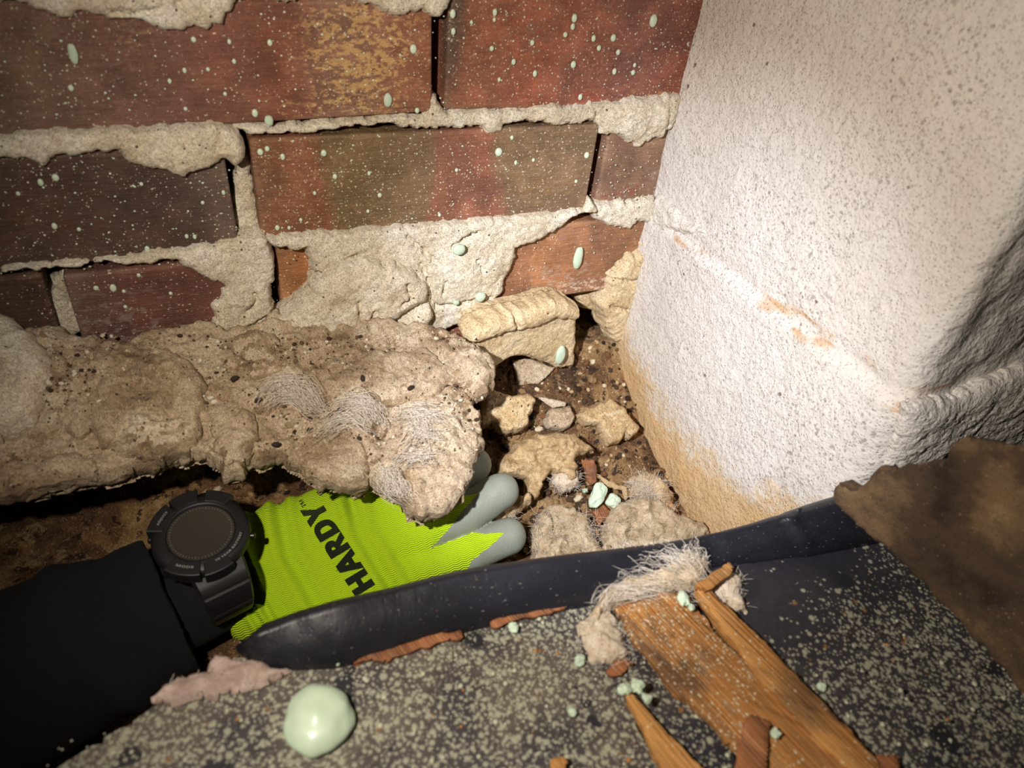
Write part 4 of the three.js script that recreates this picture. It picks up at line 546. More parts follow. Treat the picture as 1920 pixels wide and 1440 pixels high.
// torn brown board on the right
{
  const A = atS(1570, 930, 0.333), B = atS(1925, 1295, 0.277), C = atS(1925, 835, 0.262), n = B.clone().sub(A).cross(C.clone().sub(A)).normalize(); if (n.dot(FWD) > 0) n.negate();
  const out = [[1566, 945], [1568, 918], [1580, 905], [1598, 906], [1612, 912], [1622, 905], [1640, 880], [1652, 872], [1690, 876], [1720, 868], [1758, 862], [1772, 868], [1778, 850], [1788, 826], [1830, 822], [1900, 832], [2000, 850], [2060, 1440], [1990, 1400], [1920, 1300], [1850, 1215], [1780, 1140], [1700, 1060], [1640, 1005], [1600, 972]];
  const g = slabGeo({ pts: pixelsToPlane(out, A, n), o: A, n, cell: 0.0014, jag: 0.0011, jagSize: 0.005, depth: 0.006, seed: 61, top: lumpy({ t: 0.003, rim: 0.004, rough: 0.0025, size: 0.03, seed: 9, fine: 0.0003 }) });
  thing(new THREE.Mesh(g, M.rotten), 'torn_board', 'dark brown rotten board with a torn scalloped edge resting against the pier', 'board');
}

// ------------------------------------------------------------------ arm and gloved hand
const person = group();
{
  const w0 = atS(455, 1150, 0.392), w1 = atS(455, 1010, 0.405);              // wrist, thumb side and little-finger side
  const mcp = [atS(790, 1068, 0.412), atS(782, 1004, 0.416), atS(750, 950, 0.424), atS(705, 915, 0.434)];
  const mid = [atS(880, 1035, 0.420), atS(868, 968, 0.424), atS(840, 905, 0.434), atS(790, 880, 0.446)];
  const tip = [atS(952, 1006, 0.428), atS(938, 921, 0.432), atS(888, 872, 0.448), atS(840, 855, 0.458)];
  const wr = [w0, w0.clone().lerp(w1, 0.36), w0.clone().lerp(w1, 0.7), w1];
  const thumb = [atS(520, 1165, 0.395), atS(640, 1170, 0.392), atS(740, 1130, 0.405)];
  const W = w0.clone().lerp(w1, 0.5), ax = mcp[1].clone().lerp(mcp[2], 0.5).sub(W).normalize(), ac = w1.clone().sub(w0); ac.addScaledVector(ax, -ac.dot(ax)).normalize(); const nn = ax.clone().cross(ac); if (nn.dot(FWD) > 0) nn.negate();
  const uvOf = (p) => { const d = p.clone().sub(W); return [d.dot(ax), d.dot(ac)]; };
  const ridges = [[0.022, 0.0035, 0.0026], [0.034, 0.003, 0.001], [0.062, 0.003, 0.0022], [0.074, 0.0035, 0.0014], [0.008, 0.0025, 0.002], [0.001, 0.002, 0.0022], [-0.006, 0.002, 0.002]];
  const field = (p) => {
    let d = 1; for (let i = 0; i < 4; i++) d = smin(d, capsule(p, wr[i], mcp[i], 0.0135, 0.0115), 0.014);
    let f = 1; for (let i = 0; i < 4; i++) { const r = i === 3 ? 0.0095 : 0.0113; f = Math.min(f, smin(capsule(p, mcp[i], mid[i], 0.0122, r + 0.0004), capsule(p, mid[i], tip[i], r + 0.0004, r), 0.003)); }
    d = smin(d, f, 0.006);
    d = smin(d, Math.min(capsule(p, thumb[0], thumb[1], 0.013, 0.012), capsule(p, thumb[1], thumb[2], 0.012, 0.010)), 0.012);
    if (d > 0.01) return d; const qx = p.x - W.x, qy = p.y - W.y, qz = p.z - W.z, a = qx * ax.x + qy * ax.y + qz * ax.z, b = qx * ac.x + qy * ac.y + qz * ac.z;
    for (const [c, w, h] of ridges) { const t = (a - c - 0.35 * Math.abs(b) * 0.4 + b * 0.12) / w; if (Math.abs(t) < 3) d -= h * (Math.exp(-t * t) - 0.8 * Math.exp(-((t - 1.7) ** 2))) * (0.8 + 0.5 * noise(b * 60, c * 100, 1)); }
    return Math.max(d + 0.0006 * fbm(p.x * 90, p.y * 90, p.z * 90, 2), -0.012 - a + 0.003 * noise(b * 90, 4, 4));
  };
  const lo = V(1, 1, 1), hi = V(-1, -1, -1); for (const P of [...wr, ...mcp, ...mid, ...tip, ...thumb]) { lo.min(P); hi.max(P); } lo.subScalar(0.022); hi.addScalar(0.022);
  const whole = nets(field, lo, hi, 0.0011, uvOf);
  // the dipped grey coating begins on the fingers with a ragged edge
  const coat = (P) => {
    let best = 1e9, k = 0; for (let i = 0; i < 4; i++) { const d = Math.min(capsule(P, mcp[i], mid[i], 0.011, 0.01), capsule(P, mid[i], tip[i], 0.01, 0.01)); if (d < best) { best = d; k = i; } }
    const dir = tip[k].clone().sub(mcp[k]), L = dir.length(); dir.normalize(); const a = P.clone().sub(mcp[k]).dot(dir), axisAt = mcp[k].clone().addScaledVector(dir, a), side = P.clone().sub(axisAt), up = side.dot(nn) / 0.011, lat = side.dot(ac) / 0.011;
    const start = k === 0 ? 0.60 : 0.42; const tongue = Math.max(0, 1 - Math.abs(lat - (k === 0 ? 0.15 : 0.35)) / 0.62) * 0.34;
    const palm = up < -0.35 ? -0.35 - up : 0;
    return a - L * (start + (up > 0 ? tongue : 0)) + palm * 0.05 + (lat < -0.35 ? (-0.35 - lat) * 0.03 * (k ? 1 : 0.6) : 0) + 0.002 * noise(P.x * 260, P.y * 260, P.z * 260);
  };
  const split = (g) => {
    const p = g.attributes.position, n = g.attributes.normal, t = g.attributes.uv, ix = g.index.array, out = [{ p: [], n: [], t: [] }, { p: [], n: [], t: [] }], val = new Float32Array(p.count), Q = V(0, 0, 0);
    for (let i = 0; i < p.count; i++) val[i] = coat(Q.fromBufferAttribute(p, i)) || 1e-9;
    const vert = (i) => ({ v: val[i], a: [p.getX(i), p.getY(i), p.getZ(i), n.getX(i), n.getY(i), n.getZ(i), t.getX(i), t.getY(i)] });
    for (let i = 0; i < ix.length; i += 3) {
      const tri = [vert(ix[i]), vert(ix[i + 1]), vert(ix[i + 2])];
      for (const s of [-1, 1]) {
        const poly = []; for (let k = 0; k < 3; k++) { const A = tri[k], B = tri[(k + 1) % 3]; if (A.v * s > 0) poly.push(A.a); if (A.v * B.v < 0) { const w = A.v / (A.v - B.v); poly.push(A.a.map((x, q) => mix(x, B.a[q], w))); } }
        const o = out[s > 0 ? 1 : 0]; for (let k = 1; k + 1 < poly.length; k++) for (const q of [poly[0], poly[k], poly[k + 1]]) { o.p.push(q[0], q[1], q[2]); o.n.push(q[3], q[4], q[5]); o.t.push(q[6], q[7]); }
      }
    }
    return out.map((o) => { const h = new THREE.BufferGeometry(); h.setAttribute('position', new THREE.Float32BufferAttribute(o.p, 3)); h.setAttribute('normal', new THREE.Float32BufferAttribute(o.n, 3)); h.setAttribute('uv', new THREE.Float32BufferAttribute(o.t, 2)); return h; });
  };
  const [knit, dip] = split(whole);
  // print on the back of the hand, in hand coordinates: 10 dots a millimetre, along -0.03 .. 0.13, across -0.06 .. 0.06
  const cv = document.createElement('canvas'); cv.width = 1600; cv.height = 1200; const cx = cv.getContext('2d');
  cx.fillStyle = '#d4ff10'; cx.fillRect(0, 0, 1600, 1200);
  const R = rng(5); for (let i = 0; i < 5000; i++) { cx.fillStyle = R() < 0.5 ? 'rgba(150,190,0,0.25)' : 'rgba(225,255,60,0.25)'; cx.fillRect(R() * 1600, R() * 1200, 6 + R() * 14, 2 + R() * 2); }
  const toCanvas = (x, y) => { const P = onPlane(x, y, W.clone().addScaledVector(nn, 0.0125), nn), [a, b] = uvOf(P); return [(a + 0.03) * 10000, 1200 - (b + 0.06) * 10000]; };
  const [hx, hy] = toCanvas(704, 1100), [yx, yy] = toCanvas(598, 938), ang = Math.atan2(yy - hy, yx - hx), tl = Math.hypot(yx - hx, yy - hy);
  cx.save(); cx.translate(hx, hy); cx.rotate(ang); cx.fillStyle = '#0c0d08'; cx.font = 'bold 170px sans-serif'; const tw = cx.measureText('HARDY').width; cx.transform(tl / tw, 0, -0.06, 0.92, 0, 0); cx.lineWidth = 12; cx.strokeStyle = '#0c0d08'; cx.lineJoin = 'miter'; cx.strokeText('HARDY', 0, 0); cx.fillText('HARDY', 0, 0); cx.font = 'bold 38px sans-serif'; cx.fillText('TM', tw + 14, -78); cx.restore();
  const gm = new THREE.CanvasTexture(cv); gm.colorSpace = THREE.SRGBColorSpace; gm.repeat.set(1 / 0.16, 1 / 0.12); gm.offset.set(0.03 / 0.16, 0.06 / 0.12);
  const knitBump = dataTex(512, 512, (u, v) => { const x = u * 32, y = v * 32 + 0.25 * Math.sin(u * 40), row = Math.abs(Math.sin(Math.PI * y)), st = 0.5 + 0.5 * Math.sin(2 * Math.PI * (x * 1.6 + 0.5 * Math.floor(y))); return 0.25 + 0.6 * row + 0.15 * st; });
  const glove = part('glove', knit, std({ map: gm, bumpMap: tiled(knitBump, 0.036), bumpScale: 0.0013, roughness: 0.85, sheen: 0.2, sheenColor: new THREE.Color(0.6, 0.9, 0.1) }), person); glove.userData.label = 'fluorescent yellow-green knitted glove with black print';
  const d = part('fingertip_coating', dip, std({ color: 0x8d9488, roughness: 0.55, bumpMap: tiled(coatBump, 0.03), bumpScale: 0.0002 }), glove); d.userData.label = 'smooth grey rubber coating';
}
// sleeve: cuff edge, folds
const armA = atS(-120, 1345, 0.325), armB = atS(392, 1098, 0.388), armX = armB.clone().sub(armA).normalize();
{
  const cuff = atS(318, 1132, 0.378), L0 = -0.02, sl = (p) => {
    const q = p.clone().sub(armA), a = q.dot(armX); let r = Math.hypot(...q.addScaledVector(armX, -a).toArray());
    const Lc = cuff.clone().sub(armA).dot(armX);
    let R = mix(0.046, 0.0375, sat(a / Lc)); for (const [c, w, h] of [[0.055, 0.006, 0.003], [0.075, 0.005, -0.002], [0.105, 0.004, 0.0022], [Lc - 0.003, 0.003, 0.0012]]) R += h * Math.exp(-(((a - c + 0.25 * (p.y + 0.1)) / w) ** 2));
    R += 0.0012 * fbm(p.x * 40, p.y * 40, p.z * 40, 3);
    return Math.max(r - R, a - Lc - 0.001 * noise(p.x * 90, p.y * 90, p.z * 90), L0 - a);
  };
  const lo = armA.clone().min(armB).subScalar(0.06), hi = armA.clone().max(armB).addScalar(0.06);
  const cloth = std({ color: 0x131316, roughness: 1, bumpMap: tiled(woolBump, 0.02), bumpScale: 0.0004 });
  const s = part('sleeve', boxUv(nets(sl, lo, hi, 0.0022)), cloth, person); s.userData.label = 'plain black sleeve';
  const inner = (p) => { const q = p.clone().sub(armA), a = q.dot(armX), r = q.addScaledVector(armX, -a).length(); return Math.max(r - 0.027, a - armB.clone().sub(armA).dot(armX) - 0.022); };
  part('wrist_cuff', boxUv(nets(inner, armB.clone().subScalar(0.07), armB.clone().addScalar(0.06), 0.0022)), cloth, person);
}
thing(person, 'person', "person's arm in a black sleeve and yellow knit work glove reaching under the ledge", 'person');

// ------------------------------------------------------------------ wrist watch
{
  const watch = group(), C = atS(378, 1003, 0.352);
  const zN = V(0.0, 0.98, 0.16); zN.addScaledVector(armX, -zN.dot(armX)).normalize();
  // dial frame: X along the arm, Y across it, Z out of the dial
  const X = armX.clone(), Y = zN.clone().cross(X);
  watch.position.copy(C); watch.scale.setScalar(0.9); watch.quaternion.setFromRotationMatrix(new THREE.Matrix4().makeBasis(X, Y, zN));
  const rubber = std({ color: 0x1d1c1e, roughness: 0.5 }), rubberDark = std({ color: 0x121214, roughness: 0.6 }), gloss = std({ color: 0x1a1a1b, roughness: 0.3 });
  const lathe = (pts, m, n, nm, seg = 72) => { const g = new THREE.LatheGeometry(pts.map(([r, z]) => new THREE.Vector2(r, z)), seg); g.rotateX(Math.PI / 2); return part(nm, g, m, n); };
  lathe([[0, -0.011], [0.022, -0.011], [0.0235, -0.008], [0.0235, 0], [0.022, 0.001], [0, 0.001]], rubberDark, watch, 'case');
  const bez = lathe([[0.0172, -0.001], [0.0172, 0.0022], [0.0178, 0.0036], [0.0190, 0.0042], [0.0232, 0.0034], [0.0252, 0.0015], [0.0255, -0.002], [0.0245, -0.005], [0.022, -0.006]], rubber, watch, 'bezel');
  const gl = new THREE.CylinderGeometry(0.0172, 0.0172, 0.0008, 64); gl.rotateX(Math.PI / 2); gl.translate(0, 0, 0.0022); part('crystal', gl, std({ color: 0x3a3833, roughness: 0.16, clearcoat: 1, clearcoatRoughness: 0.2 }), watch).userData.label = 'round dark smudged watch glass';
  for (let k = 0; k < 60; k++) { const a = k / 60 * Math.PI * 2, b = new THREE.BoxGeometry(0.00035, k % 5 ? 0.0007 : 0.0012, 0.0003); b.translate(0, 0.0158, 0.0027); b.rotateZ(a); part('tick', b, std({ color: 0x6d6a64, roughness: 0.5 }), watch); }
  // guards over the rim with their lettering
  const arcBlock = (a0, a1, r0, r1, z0, z1, m, nm) => { const s = new THREE.Shape(); s.absarc(0, 0, r1, a0, a1, false); s.absarc(0, 0, r0, a1, a0, true); const g = new THREE.ExtrudeGeometry(s, { depth: z1 - z0, bevelEnabled: true, bevelThickness: 0.0006, bevelSize: 0.0006, bevelSegments: 2, curveSegments: 20 }); g.translate(0, 0, z0); return part(nm, g, m, watch); };
  const deg = Math.PI / 180;
  for (const [a, b, r] of [[-150, -112, 0.0268], [112, 150, 0.0268], [30, 62, 0.0262]]) arcBlock(a * deg, b * deg, 0.0195, r, -0.003, 0.0042, rubber, 'guard');
  arcBlock(75 * deg, 105 * deg, 0.020, 0.0275, -0.005, 0.0035, rubber, 'guard'); arcBlock(-105 * deg, -75 * deg, 0.020, 0.0275, -0.005, 0.0035, rubber, 'guard');
  const lettering = (text, a0, span, r, size, z) => {
    const c = document.createElement('canvas'); c.width = 512; c.height = 96; const k = c.getContext('2d'); k.fillStyle = '#1d1c1e'; k.fillRect(0, 0, 512, 96); k.fillStyle = '#8f8c88'; k.font = 'bold 64px sans-serif'; k.textAlign = 'center'; k.textBaseline = 'middle'; const w = k.measureText(text).width; k.setTransform(480 / w, 0, 0, 1.1, 256, 50); k.fillText(text, 0, 0);
    const t = new THREE.CanvasTexture(c); t.colorSpace = THREE.SRGBColorSpace; const n = 24, pos = [], uv = [], idx = []; for (let i = 0; i <= n; i++) { const a = a0 + span * (i / n - 0.5); for (const s of [0, 1]) { const q = r + (s - 0.5) * size; pos.push(q * Math.cos(a), q * Math.sin(a), z); uv.push(i / n, span > 0 ? 1 - s : s); } } for (let i = 0; i < n; i++) { const a = i * 2; idx.push(a, a + 1, a + 3, a, a + 3, a + 2); }
    part('lettering', makeGeo(pos, idx, uv), std({ map: t, roughness: 0.5, side: THREE.DoubleSide }), bez);
  };
  lettering('10 YEAR BATTERY', -62 * deg, 62 * deg, 0.0212, 0.0024, 0.0043);
  lettering('MODE', -130 * deg, 26 * deg, 0.0225, 0.0026, 0.0052);
  lettering('ADJUST', 130 * deg, -26 * deg, 0.0225, 0.0024, 0.0052);
  for (const a of [-152, 152, -28, 28]) { const g = new THREE.CylinderGeometry(0.0019, 0.0019, 0.006, 20); g.rotateZ(Math.PI / 2); g.translate(0.0240, 0, -0.003); g.rotateZ(a * deg); part('button', g, gloss, watch); const h = new THREE.SphereGeometry(0.0019, 16, 10); h.scale(0.5, 1, 1); h.translate(0.0270, 0, -0.003); h.rotateZ(a * deg); part('button', h, gloss, watch); }
  // strap: from each lug round the wrist
  for (const side of [-1, 1]) {
    const path = [[0.021, -0.004], [0.0285, -0.0065], [0.0335, -0.013], [0.0355, -0.022], [0.0345, -0.032], [0.031, -0.042], [0.024, -0.050], [0.012, -0.055], [0, -0.0565]].map(([y, z]) => V(0, side * y, z)), cur = new THREE.CatmullRomCurve3(path), n = 120, pos = [], idx = [];
    const strap = group(); strap.name = 'strap'; watch.add(strap);
    for (let i = 0; i <= n; i++) {
      const t = i / n, P = cur.getPoint(t), T = cur.getTangent(t), N = V(0, T.z, -T.y).multiplyScalar(side), w = mix(0.0145, 0.0115, sat(t * 2)), gr = (c, q) => Math.exp(-(((t - c) / q) ** 2)), th = 0.0022 - 0.0016 * gr(0.2, 0.008) - 0.0012 * gr(0.40, 0.007) + 0.0009 * gr(0.43, 0.016) - 0.0012 * gr(0.46, 0.007) - 0.001 * gr(0.66, 0.01) + 0.002 * sat(1 - t / 0.18);
      for (const [sx, sz] of [[-1, 0], [-1, 0.6], [-0.88, 1], [0.88, 1], [1, 0.6], [1, 0], [0.9, -0.6], [-0.9, -0.6]]) pos.push(P.x + sx * w, P.y + N.y * sz * th, P.z + N.z * sz * th);
    }
    for (let i = 0; i < n; i++) for (let j = 0; j < 8; j++) { const a = i * 8 + j, b = i * 8 + (j + 1) % 8, c = a + 8, d = b + 8; side < 0 ? idx.push(a, b, d, a, d, c) : idx.push(a, d, b, a, c, d); }
    const sg = makeGeo(pos, idx).toNonIndexed(); sg.computeVertexNormals(); part('band', sg, rubber, strap);
    for (const t of [0.33, 0.54, 0.74]) for (const sx of [-0.5, 0.5]) { const P = cur.getPoint(t), T = cur.getTangent(t), N = V(0, T.z, -T.y).multiplyScalar(side); const g = new RoundedBoxGeometry(0.0055, 0.0011, 0.0006, 2, 0.0003), m = part('slot', g, std({ color: 0x3a3935, roughness: 0.4 }), strap); m.position.copy(P).addScaledVector(N, 0.0023).add(V(sx * 0.011, 0, 0)); m.quaternion.setFromRotationMatrix(new THREE.Matrix4().makeBasis(V(1, 0, 0), T, V(1, 0, 0).cross(T))); }
  }
  thing(watch, 'wrist_watch', 'chunky black round-faced digital wrist watch worn between the black sleeve and the glove', 'watch');
}

// ------------------------------------------------------------------ foam blobs, droplets, crumbs
function blob(P, n, rx, ry, rz, seed, turn = 0, irr = 0.1) { const g = new THREE.IcosahedronGeometry(1, 12), p = g.attributes.position, q = V(0, 0, 0), k = n.clone().normalize(), [eu, ev] = basis(k); const a = eu.clone().multiplyScalar(Math.cos(turn)).addScaledVector(ev, Math.sin(turn)), b = k.clone().cross(a); const pos = []; for (let i = 0; i < p.count; i++) { q.fromBufferAttribute(p, i); const s = 1 + irr * fbm(q.x * 1.3 + seed, q.y * 1.3, q.z * 1.3, 2), z = q.z < -0.35 ? -0.35 : q.z; const Q = P.clone().addScaledVector(a, q.x * rx * s).addScaledVector(b, q.y * ry * s).addScaledVector(k, z * rz * s + rz * 0.3); pos.push(Q.x, Q.y, Q.z); } const h = new THREE.BufferGeometry(); h.setAttribute('position', new THREE.Float32BufferAttribute(pos, 3)); h.setAttribute('uv', g.attributes.uv.clone()); const mg = weld(h); mg.computeVertexNormals(); return mg; }
function weld(g) { const p = g.attributes.position, t = g.attributes.uv, map = new Map(), pos = [], uv = [], idx = []; for (let i = 0; i < p.count; i++) { const k = `${Math.round(p.getX(i) * 1e6)},${Math.round(p.getY(i) * 1e6)},${Math.round(p.getZ(i) * 1e6)}`; let j = map.get(k); if (j === undefined) { j = pos.length / 3; map.set(k, j); pos.push(p.getX(i), p.getY(i), p.getZ(i)); uv.push(t.getX(i) * 0.1, t.getY(i) * 0.1); } idx.push(j); } const h = new THREE.BufferGeometry(); h.setAttribute('position', new THREE.Float32BufferAttribute(pos, 3)); h.setAttribute('uv', new THREE.Float32BufferAttribute(uv, 2)); h.setIndex(idx); return h; }
const mesh = (g, m) => new THREE.Mesh(g, m);
{
  const s = (px) => px / FOC;
  const P = onY(597, 1352, SILL + 0.002); thing(mesh(blob(P, V(0, 1, 0.1), 0.0118, 0.0122, 0.0072, 4, 0.4, 0.16), M.foamWet), 'foam_blob', 'large shiny pale green foam blob on the speckled board', 'foam blob');
  const onSill = [[632, 1240, 9, 'tiny pale green foam bead at the end of the bark flake'], [962, 1178, 10, 'small pale green foam bead beside the rounded bark flake'], [1171, 1294, 12, 'upright pale green foam bead at the tip of the split lath edge'], [1194, 1288, 13, 'grey-green foam bead next to the tip of the split lath edge'], [1212, 1310, 9, 'white foam bead on the split lath edge'], [1086, 1240, 11, 'pale green foam crumb beside the insulation crust'], [1280, 1122, 12, 'long pale green foam drip lying on the lath board'], [1296, 1140, 7, 'tiny white foam bead beside the long drip on the lath'], [1453, 1376, 9, 'white foam bead near the lath centre'], [1124, 1110, 10, 'white foam crumb in front of the bushy tuft'], [1072, 1335, 9, 'white foam crumb left of the split lath edge'], [1540, 1290, 8, 'white foam bead beside the raised lath edge']];
  onSill.forEach(([x, y, r, label], i) => { const h = SILL + (i === 2 || i === 3 || i === 4 || i === 6 || i === 7 || i === 8 ? 0.009 : 0.002), Q = onY(x, y, h), d = Q.distanceTo(EYE), q = s(r) * d * 0.9; thing(mesh(blob(Q, upN, q * (i === 6 ? 0.8 : 1), q * (i === 6 ? 1.5 : 1), q * 0.8, i * 3 + 1, i, 0.5), M.foam), 'foam_bead', label, 'foam bead'); });
  const pellets = [[1120, 930, 0.0085, 0.0052, 0.9, 'long pale green foam pellet lying in the corner debris'], [1149, 940, 0.0052, 0.0046, 0, 'round pale green foam pellet lying in the corner debris'], [1096, 920, 0.0017, 0.0017, 0, 'tiny green foam pellet among the corner debris']];
  pellets.forEach(([x, y, a, b, t, label], i) => thing(mesh(blob(onFloor(x, y, 0.014), tilt, a, b, 0.004, 9 + i, t, 0.35), M.foam), 'foam_pellet', label, 'foam pellet'));
  // drips on the wall
  const drips = [[1083, 483, 9, 21, 0.002, 'tall pale green drip on the orange brick'], [1050, 665, 10, 19, 0.028, 'tall pale green drip on the cut mortar block'], [860, 467, 12, 10, 0.013, 'round green drip near the crack in the mortar sheet'], [900, 556, 10, 9, 0.012, 'round green drip near the lower rim of the mortar sheet'], [855, 567, 6, 5, 0.012, 'small green drip beside the round one near the lower rim'], [975, 558, 7, 7, 0.001, 'small green drip at the base of the orange brick'], [137, 101, 6, 14, 0.002, 'thin green drip on the dark end of the mottled brick'], [504, 226, 7, 8, 0.002, 'pointed drip at the bottom edge of the mottled brick'], [727, 187, 7, 11, 0.002, 'oval green drip on the mottled tan end of the brick']];
  for (const [x, y, a, b, z, label] of drips) { const Q = onZ(x, y, z), d = Q.distanceTo(EYE); thing(mesh(blob(Q, wallN, s(a) * d, s(b) * d * 1.1, s(a) * d * 0.55, x), M.foam), 'paint_drip', label, 'drip'); }
  const bead = (list, label, grp) => { for (const [x, y, r] of list) { const Q = onZ(x, y, 0.0015), d = Q.distanceTo(EYE); const m = mesh(blobSmall, M.drop); m.position.copy(Q); m.scale.set(s(r) * d, s(r) * d * (1.1 + 0.4 * ((x * 7 + y) % 5) / 5), s(r) * d * 0.7); thing(m, 'paint_droplet', label, 'droplet', grp); } };
  const blobSmall = new THREE.SphereGeometry(1, 12, 8);
  bead([[1077, 34, 5], [1225, 39, 7], [1074, 50, 4], [1113, 72, 4], [1150, 71, 5], [998, 80, 4], [1123, 90, 4], [1159, 98, 4], [928, 23, 4], [927, 37, 3], [922, 91, 4], [963, 116, 4], [1075, 121, 5], [1003, 138, 4], [1152, 134, 4], [1187, 136, 4], [1190, 122, 3], [849, 26, 5], [850, 59, 4], [884, 42, 3], [1088, 182, 4], [936, 149, 3], [1060, 65, 4]], 'small pale droplet on the bright red brick beside the pier', 'droplets on the bright red brick');
  bead([[775, 92, 6], [478, 212, 5], [782, 207, 4], [363, 74, 4], [430, 78, 3], [506, 80, 4], [439, 115, 3], [348, 204, 3], [133, 165, 4], [422, 176, 3], [390, 130, 3], [346, 132, 3], [318, 152, 3]], 'small pale droplet on the long mottled brick under the top joint', 'droplets on the long mottled brick');
  bead([[488, 285, 5], [501, 279, 4], [530, 294, 4], [607, 287, 5], [935, 285, 7], [1100, 291, 5], [628, 331, 4], [590, 362, 3], [692, 325, 3], [712, 366, 4], [856, 319, 3], [690, 396, 3], [520, 427, 4], [542, 427, 3], [824, 403, 3], [564, 412, 3], [960, 258, 3], [1000, 300, 3], [967, 305, 3], [1080, 340, 3]], 'small pale droplet on the rust and olive striped brick', 'droplets on the striped brick');
  bead([[104, 333, 5], [76, 342, 4], [380, 380, 3], [102, 424, 4], [148, 430, 3], [276, 467, 4], [350, 443, 3], [365, 444, 3], [34, 363, 3], [419, 361, 3], [265, 345, 3]], 'small pale droplet on the dark brown brick', 'droplets on the dark brown brick');
  bead([[212, 540, 5], [180, 540, 4], [235, 575, 3], [320, 550, 3], [232, 546, 3], [260, 516, 3]], 'small pale droplet on the maroon half brick above the ledge', 'droplets on the maroon half brick');
  // dark pellets lying on the ledge
  for (const [x, y, t] of [[208, 706, 0.2], [440, 710, 0.3], [483, 751, 0.7], [517, 834, 0], [640, 775, 1.3], [680, 710, 1.4], [770, 728, 0.4], [14, 792, 0.1], [28, 788, 0.6], [770, 870, 0.3]]) { const Q = onPlane(x, y, ledgeO.clone().addScaledVector(ledgeN, 0.012), ledgeN); thing(mesh(blob(Q, ledgeN, 0.0022, 0.0013, 0.0013, x, t), M.dark), 'dropping', 'small dark brown pellet lying on the mortar ledge', 'pellet', 'dark pellets on the ledge'); }
  // wood bits in the corner
  const chip = (list, c, n, t, mat, seed) => lumpOn(list, c, n, { seed, t: 0.001, rim: 0.001, rough: 0.0004, depth: t, mat, jag: 0.0005, cell: 0.0008 });
  thing(chip([[1090, 862], [1112, 862], [1120, 885], [1118, 905], [1105, 910], [1096, 890]], onFloor(1106, 888, 0.012), V(-0.4, 0.5, 0.76).normalize(), 0.004, M.splinter, 4), 'wood_chip', 'upright orange-brown wood chip behind the green pellets', 'wood chip');
  thing(chip([[1118, 888], [1140, 900], [1176, 914], [1178, 935], [1172, 938], [1168, 920], [1135, 912]], onFloor(1150, 908, 0.012), tilt, 0.003, M.woolTan, 5), 'straw', 'pale bent straw arching beside the green pellets', 'straw');
  thing(chip([[1112, 960], [1130, 945], [1146, 958], [1138, 972], [1122, 986]], onFloor(1128, 965, 0.010), flat, 0.004, M.splinter, 6), 'wood_chip', 'flat dark brown wood chip tucked under the green pellets', 'wood chip');
  thing(chip([[1226, 926], [1245, 925], [1262, 945], [1272, 960], [1250, 950]], onFloor(1246, 938, 0.016), flat, 0.003, M.lathEdge, 7), 'wood_chip', 'small orange wood chip at the pier foot above the pillow', 'wood chip');
  thing(chip([[960, 672], [1000, 675], [1040, 690], [1010, 720], [970, 722], [965, 700]], onFloor(1000, 700, 0.004), tilt, 0.004, M.ledge, 8), 'wood_chip', 'thin dusty flake lying under the cut mortar block', 'flake');
  thing(chip([[1008, 742], [1040, 750], [1062, 754], [1060, 762], [1036, 764], [1022, 756]], onFloor(1040, 756, 0.008), tilt, 0.002, M.woolGrey, 9), 'plastic_scrap', 'thin whitish scrap between the mortar chunks', 'scrap');
  thing(chip([[-20, 985], [60, 955], [140, 965], [210, 1005], [150, 1020], [40, 1040], [-20, 1050]], atS(90, 1000, 0.43), V(-0.1, 0.8, 0.6).normalize(), 0.01, M.splinter, 10), 'wood_scrap', 'dim brown board end in the shadow behind the sleeve', 'wood scrap');
}
// grit and crumbs too many to count
{
  const R = rng(77), n = 4200, geo = new THREE.IcosahedronGeometry(1, 0), im = new THREE.InstancedMesh(geo, std({ color: 0xffffff, roughness: 1 }), n), m = new THREE.Matrix4(), c = new THREE.Color(), cols = [0x2c1d12, 0x4a3521, 0x8a6d49, 0xb89a70, 0xcdbd9f, 0x6d4a2c];
  for (let i = 0; i < n; i++) { const x = mix(-0.1, 0.256, Math.sqrt(R())), z = mix(0, 0.2, R()), r = 0.0003 + 0.0026 * R() ** 5; m.compose(V(x, floorY(x, z) + r * 0.5, z), new THREE.Quaternion().setFromEuler(new THREE.Euler(R() * 6, R() * 6, R() * 6)), V(r, r * (0.5 + 0.5 * R()), r * (0.6 + R()))); im.setMatrixAt(i, m); im.setColorAt(i, c.set(cols[Math.floor(R() * cols.length)])); }
  named(im, 'floor_grit'); im.userData = { kind: 'stuff', label: 'fine brown and tan grit strewn over the cavity floor', category: 'grit' }; scene.add(im);
}
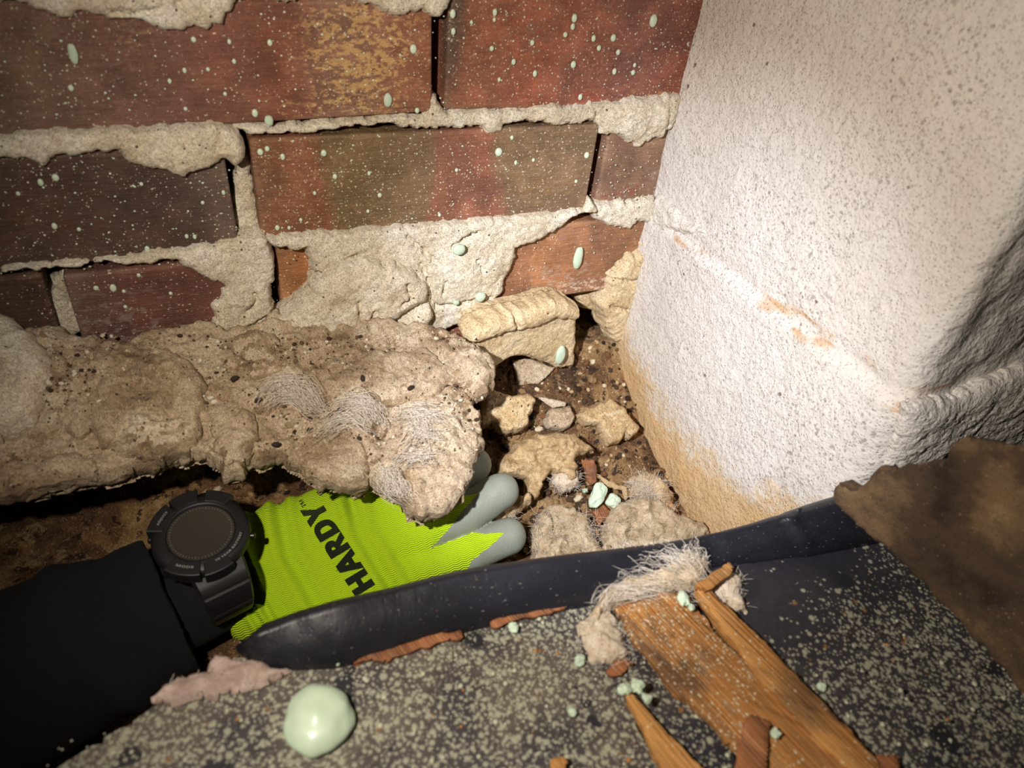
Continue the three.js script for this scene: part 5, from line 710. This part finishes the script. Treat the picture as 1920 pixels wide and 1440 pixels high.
{
  const R = rng(99), n = 2400, geo = new THREE.SphereGeometry(1, 8, 5), im = new THREE.InstancedMesh(geo, M.drop, n), m = new THREE.Matrix4(), q = new THREE.Quaternion();
  for (let i = 0; i < n; i++) { const x = mix(-0.14, 0.256, R()), course = [0.066, 0.001, -0.04][Math.floor(R() * 3)], y = course + R() * 0.053, r = 0.00012 + 0.00042 * R() ** 3; m.compose(V(x, y, 0.0011), q, V(r * 1.2, r, r * 0.5)); im.setMatrixAt(i, m); }
  named(im, 'wall_spatter'); im.userData = { kind: 'stuff', label: 'fine pale spatter of pin-head specks over the brick faces', category: 'spatter' }; scene.add(im);
}
{
  const R = rng(123), n = 1500, geo = new THREE.IcosahedronGeometry(1, 1), im = new THREE.InstancedMesh(geo, std({ color: 0xffffff, roughness: 0.8 }), n), m = new THREE.Matrix4(), q = new THREE.Quaternion(), c = new THREE.Color(); let k = 0;
  while (k < n) { const x = mix(-0.11, 0.33, R()), z = mix(0.215, 0.36, R()), lx = 0.125 + (z - 0.23) * 0.75; const dens = x < lx ? 0.8 : sstep(0.27, 0.33, z + (x - 0.16) * 0.25); if (R() > dens) continue; const r = 0.0003 + 0.0008 * R() ** 4, onLath = x > lx - 0.0 && x < lx + 0.035; m.compose(V(x, SILL + (onLath ? 0.0065 : 0.0006), z), q, V(r, r * 0.7, r)); im.setMatrixAt(k, m); im.setColorAt(k, c.set(R() < 0.9 ? 0xb9baa2 : 0xa9773c)); k++; }
  named(im, 'sill_spatter'); im.userData = { kind: 'stuff', label: 'pale pin-head spatter strewn over the sill membrane and lath', category: 'spatter' }; scene.add(im);
}
// the torch itself, held beside the camera
{
  const g = group(), axis = AIM.clone().sub(LAMP).normalize(); g.position.copy(LAMP).addScaledVector(axis, -0.006); g.quaternion.setFromUnitVectors(V(0, 1, 0), axis);
  part('body', new THREE.LatheGeometry([[0, -0.11], [0.012, -0.11], [0.0125, -0.1], [0.0125, -0.03], [0.016, -0.018], [0.016, 0], [0.0135, 0.0005], [0.0135, -0.002]].map(([r, y]) => new THREE.Vector2(r, y)), 40), std({ color: 0x1b1b1d, roughness: 0.4, metalness: 0.6 }), g);
  const lens = new THREE.CylinderGeometry(0.0133, 0.0133, 0.0015, 40); lens.translate(0, -0.002, 0); part('lens', lens, std({ color: 0xeeeeee, emissive: 0xfff6ea, emissiveIntensity: 1.2, roughness: 0.2 }), g);
  thing(g, 'hand_torch', 'slim black torch lighting the corner from beside the viewer', 'torch');
}
scene.traverse((o) => { if (o.isMesh) { o.castShadow = true; o.receiveShadow = true; } });
renderer.render(scene, camera);
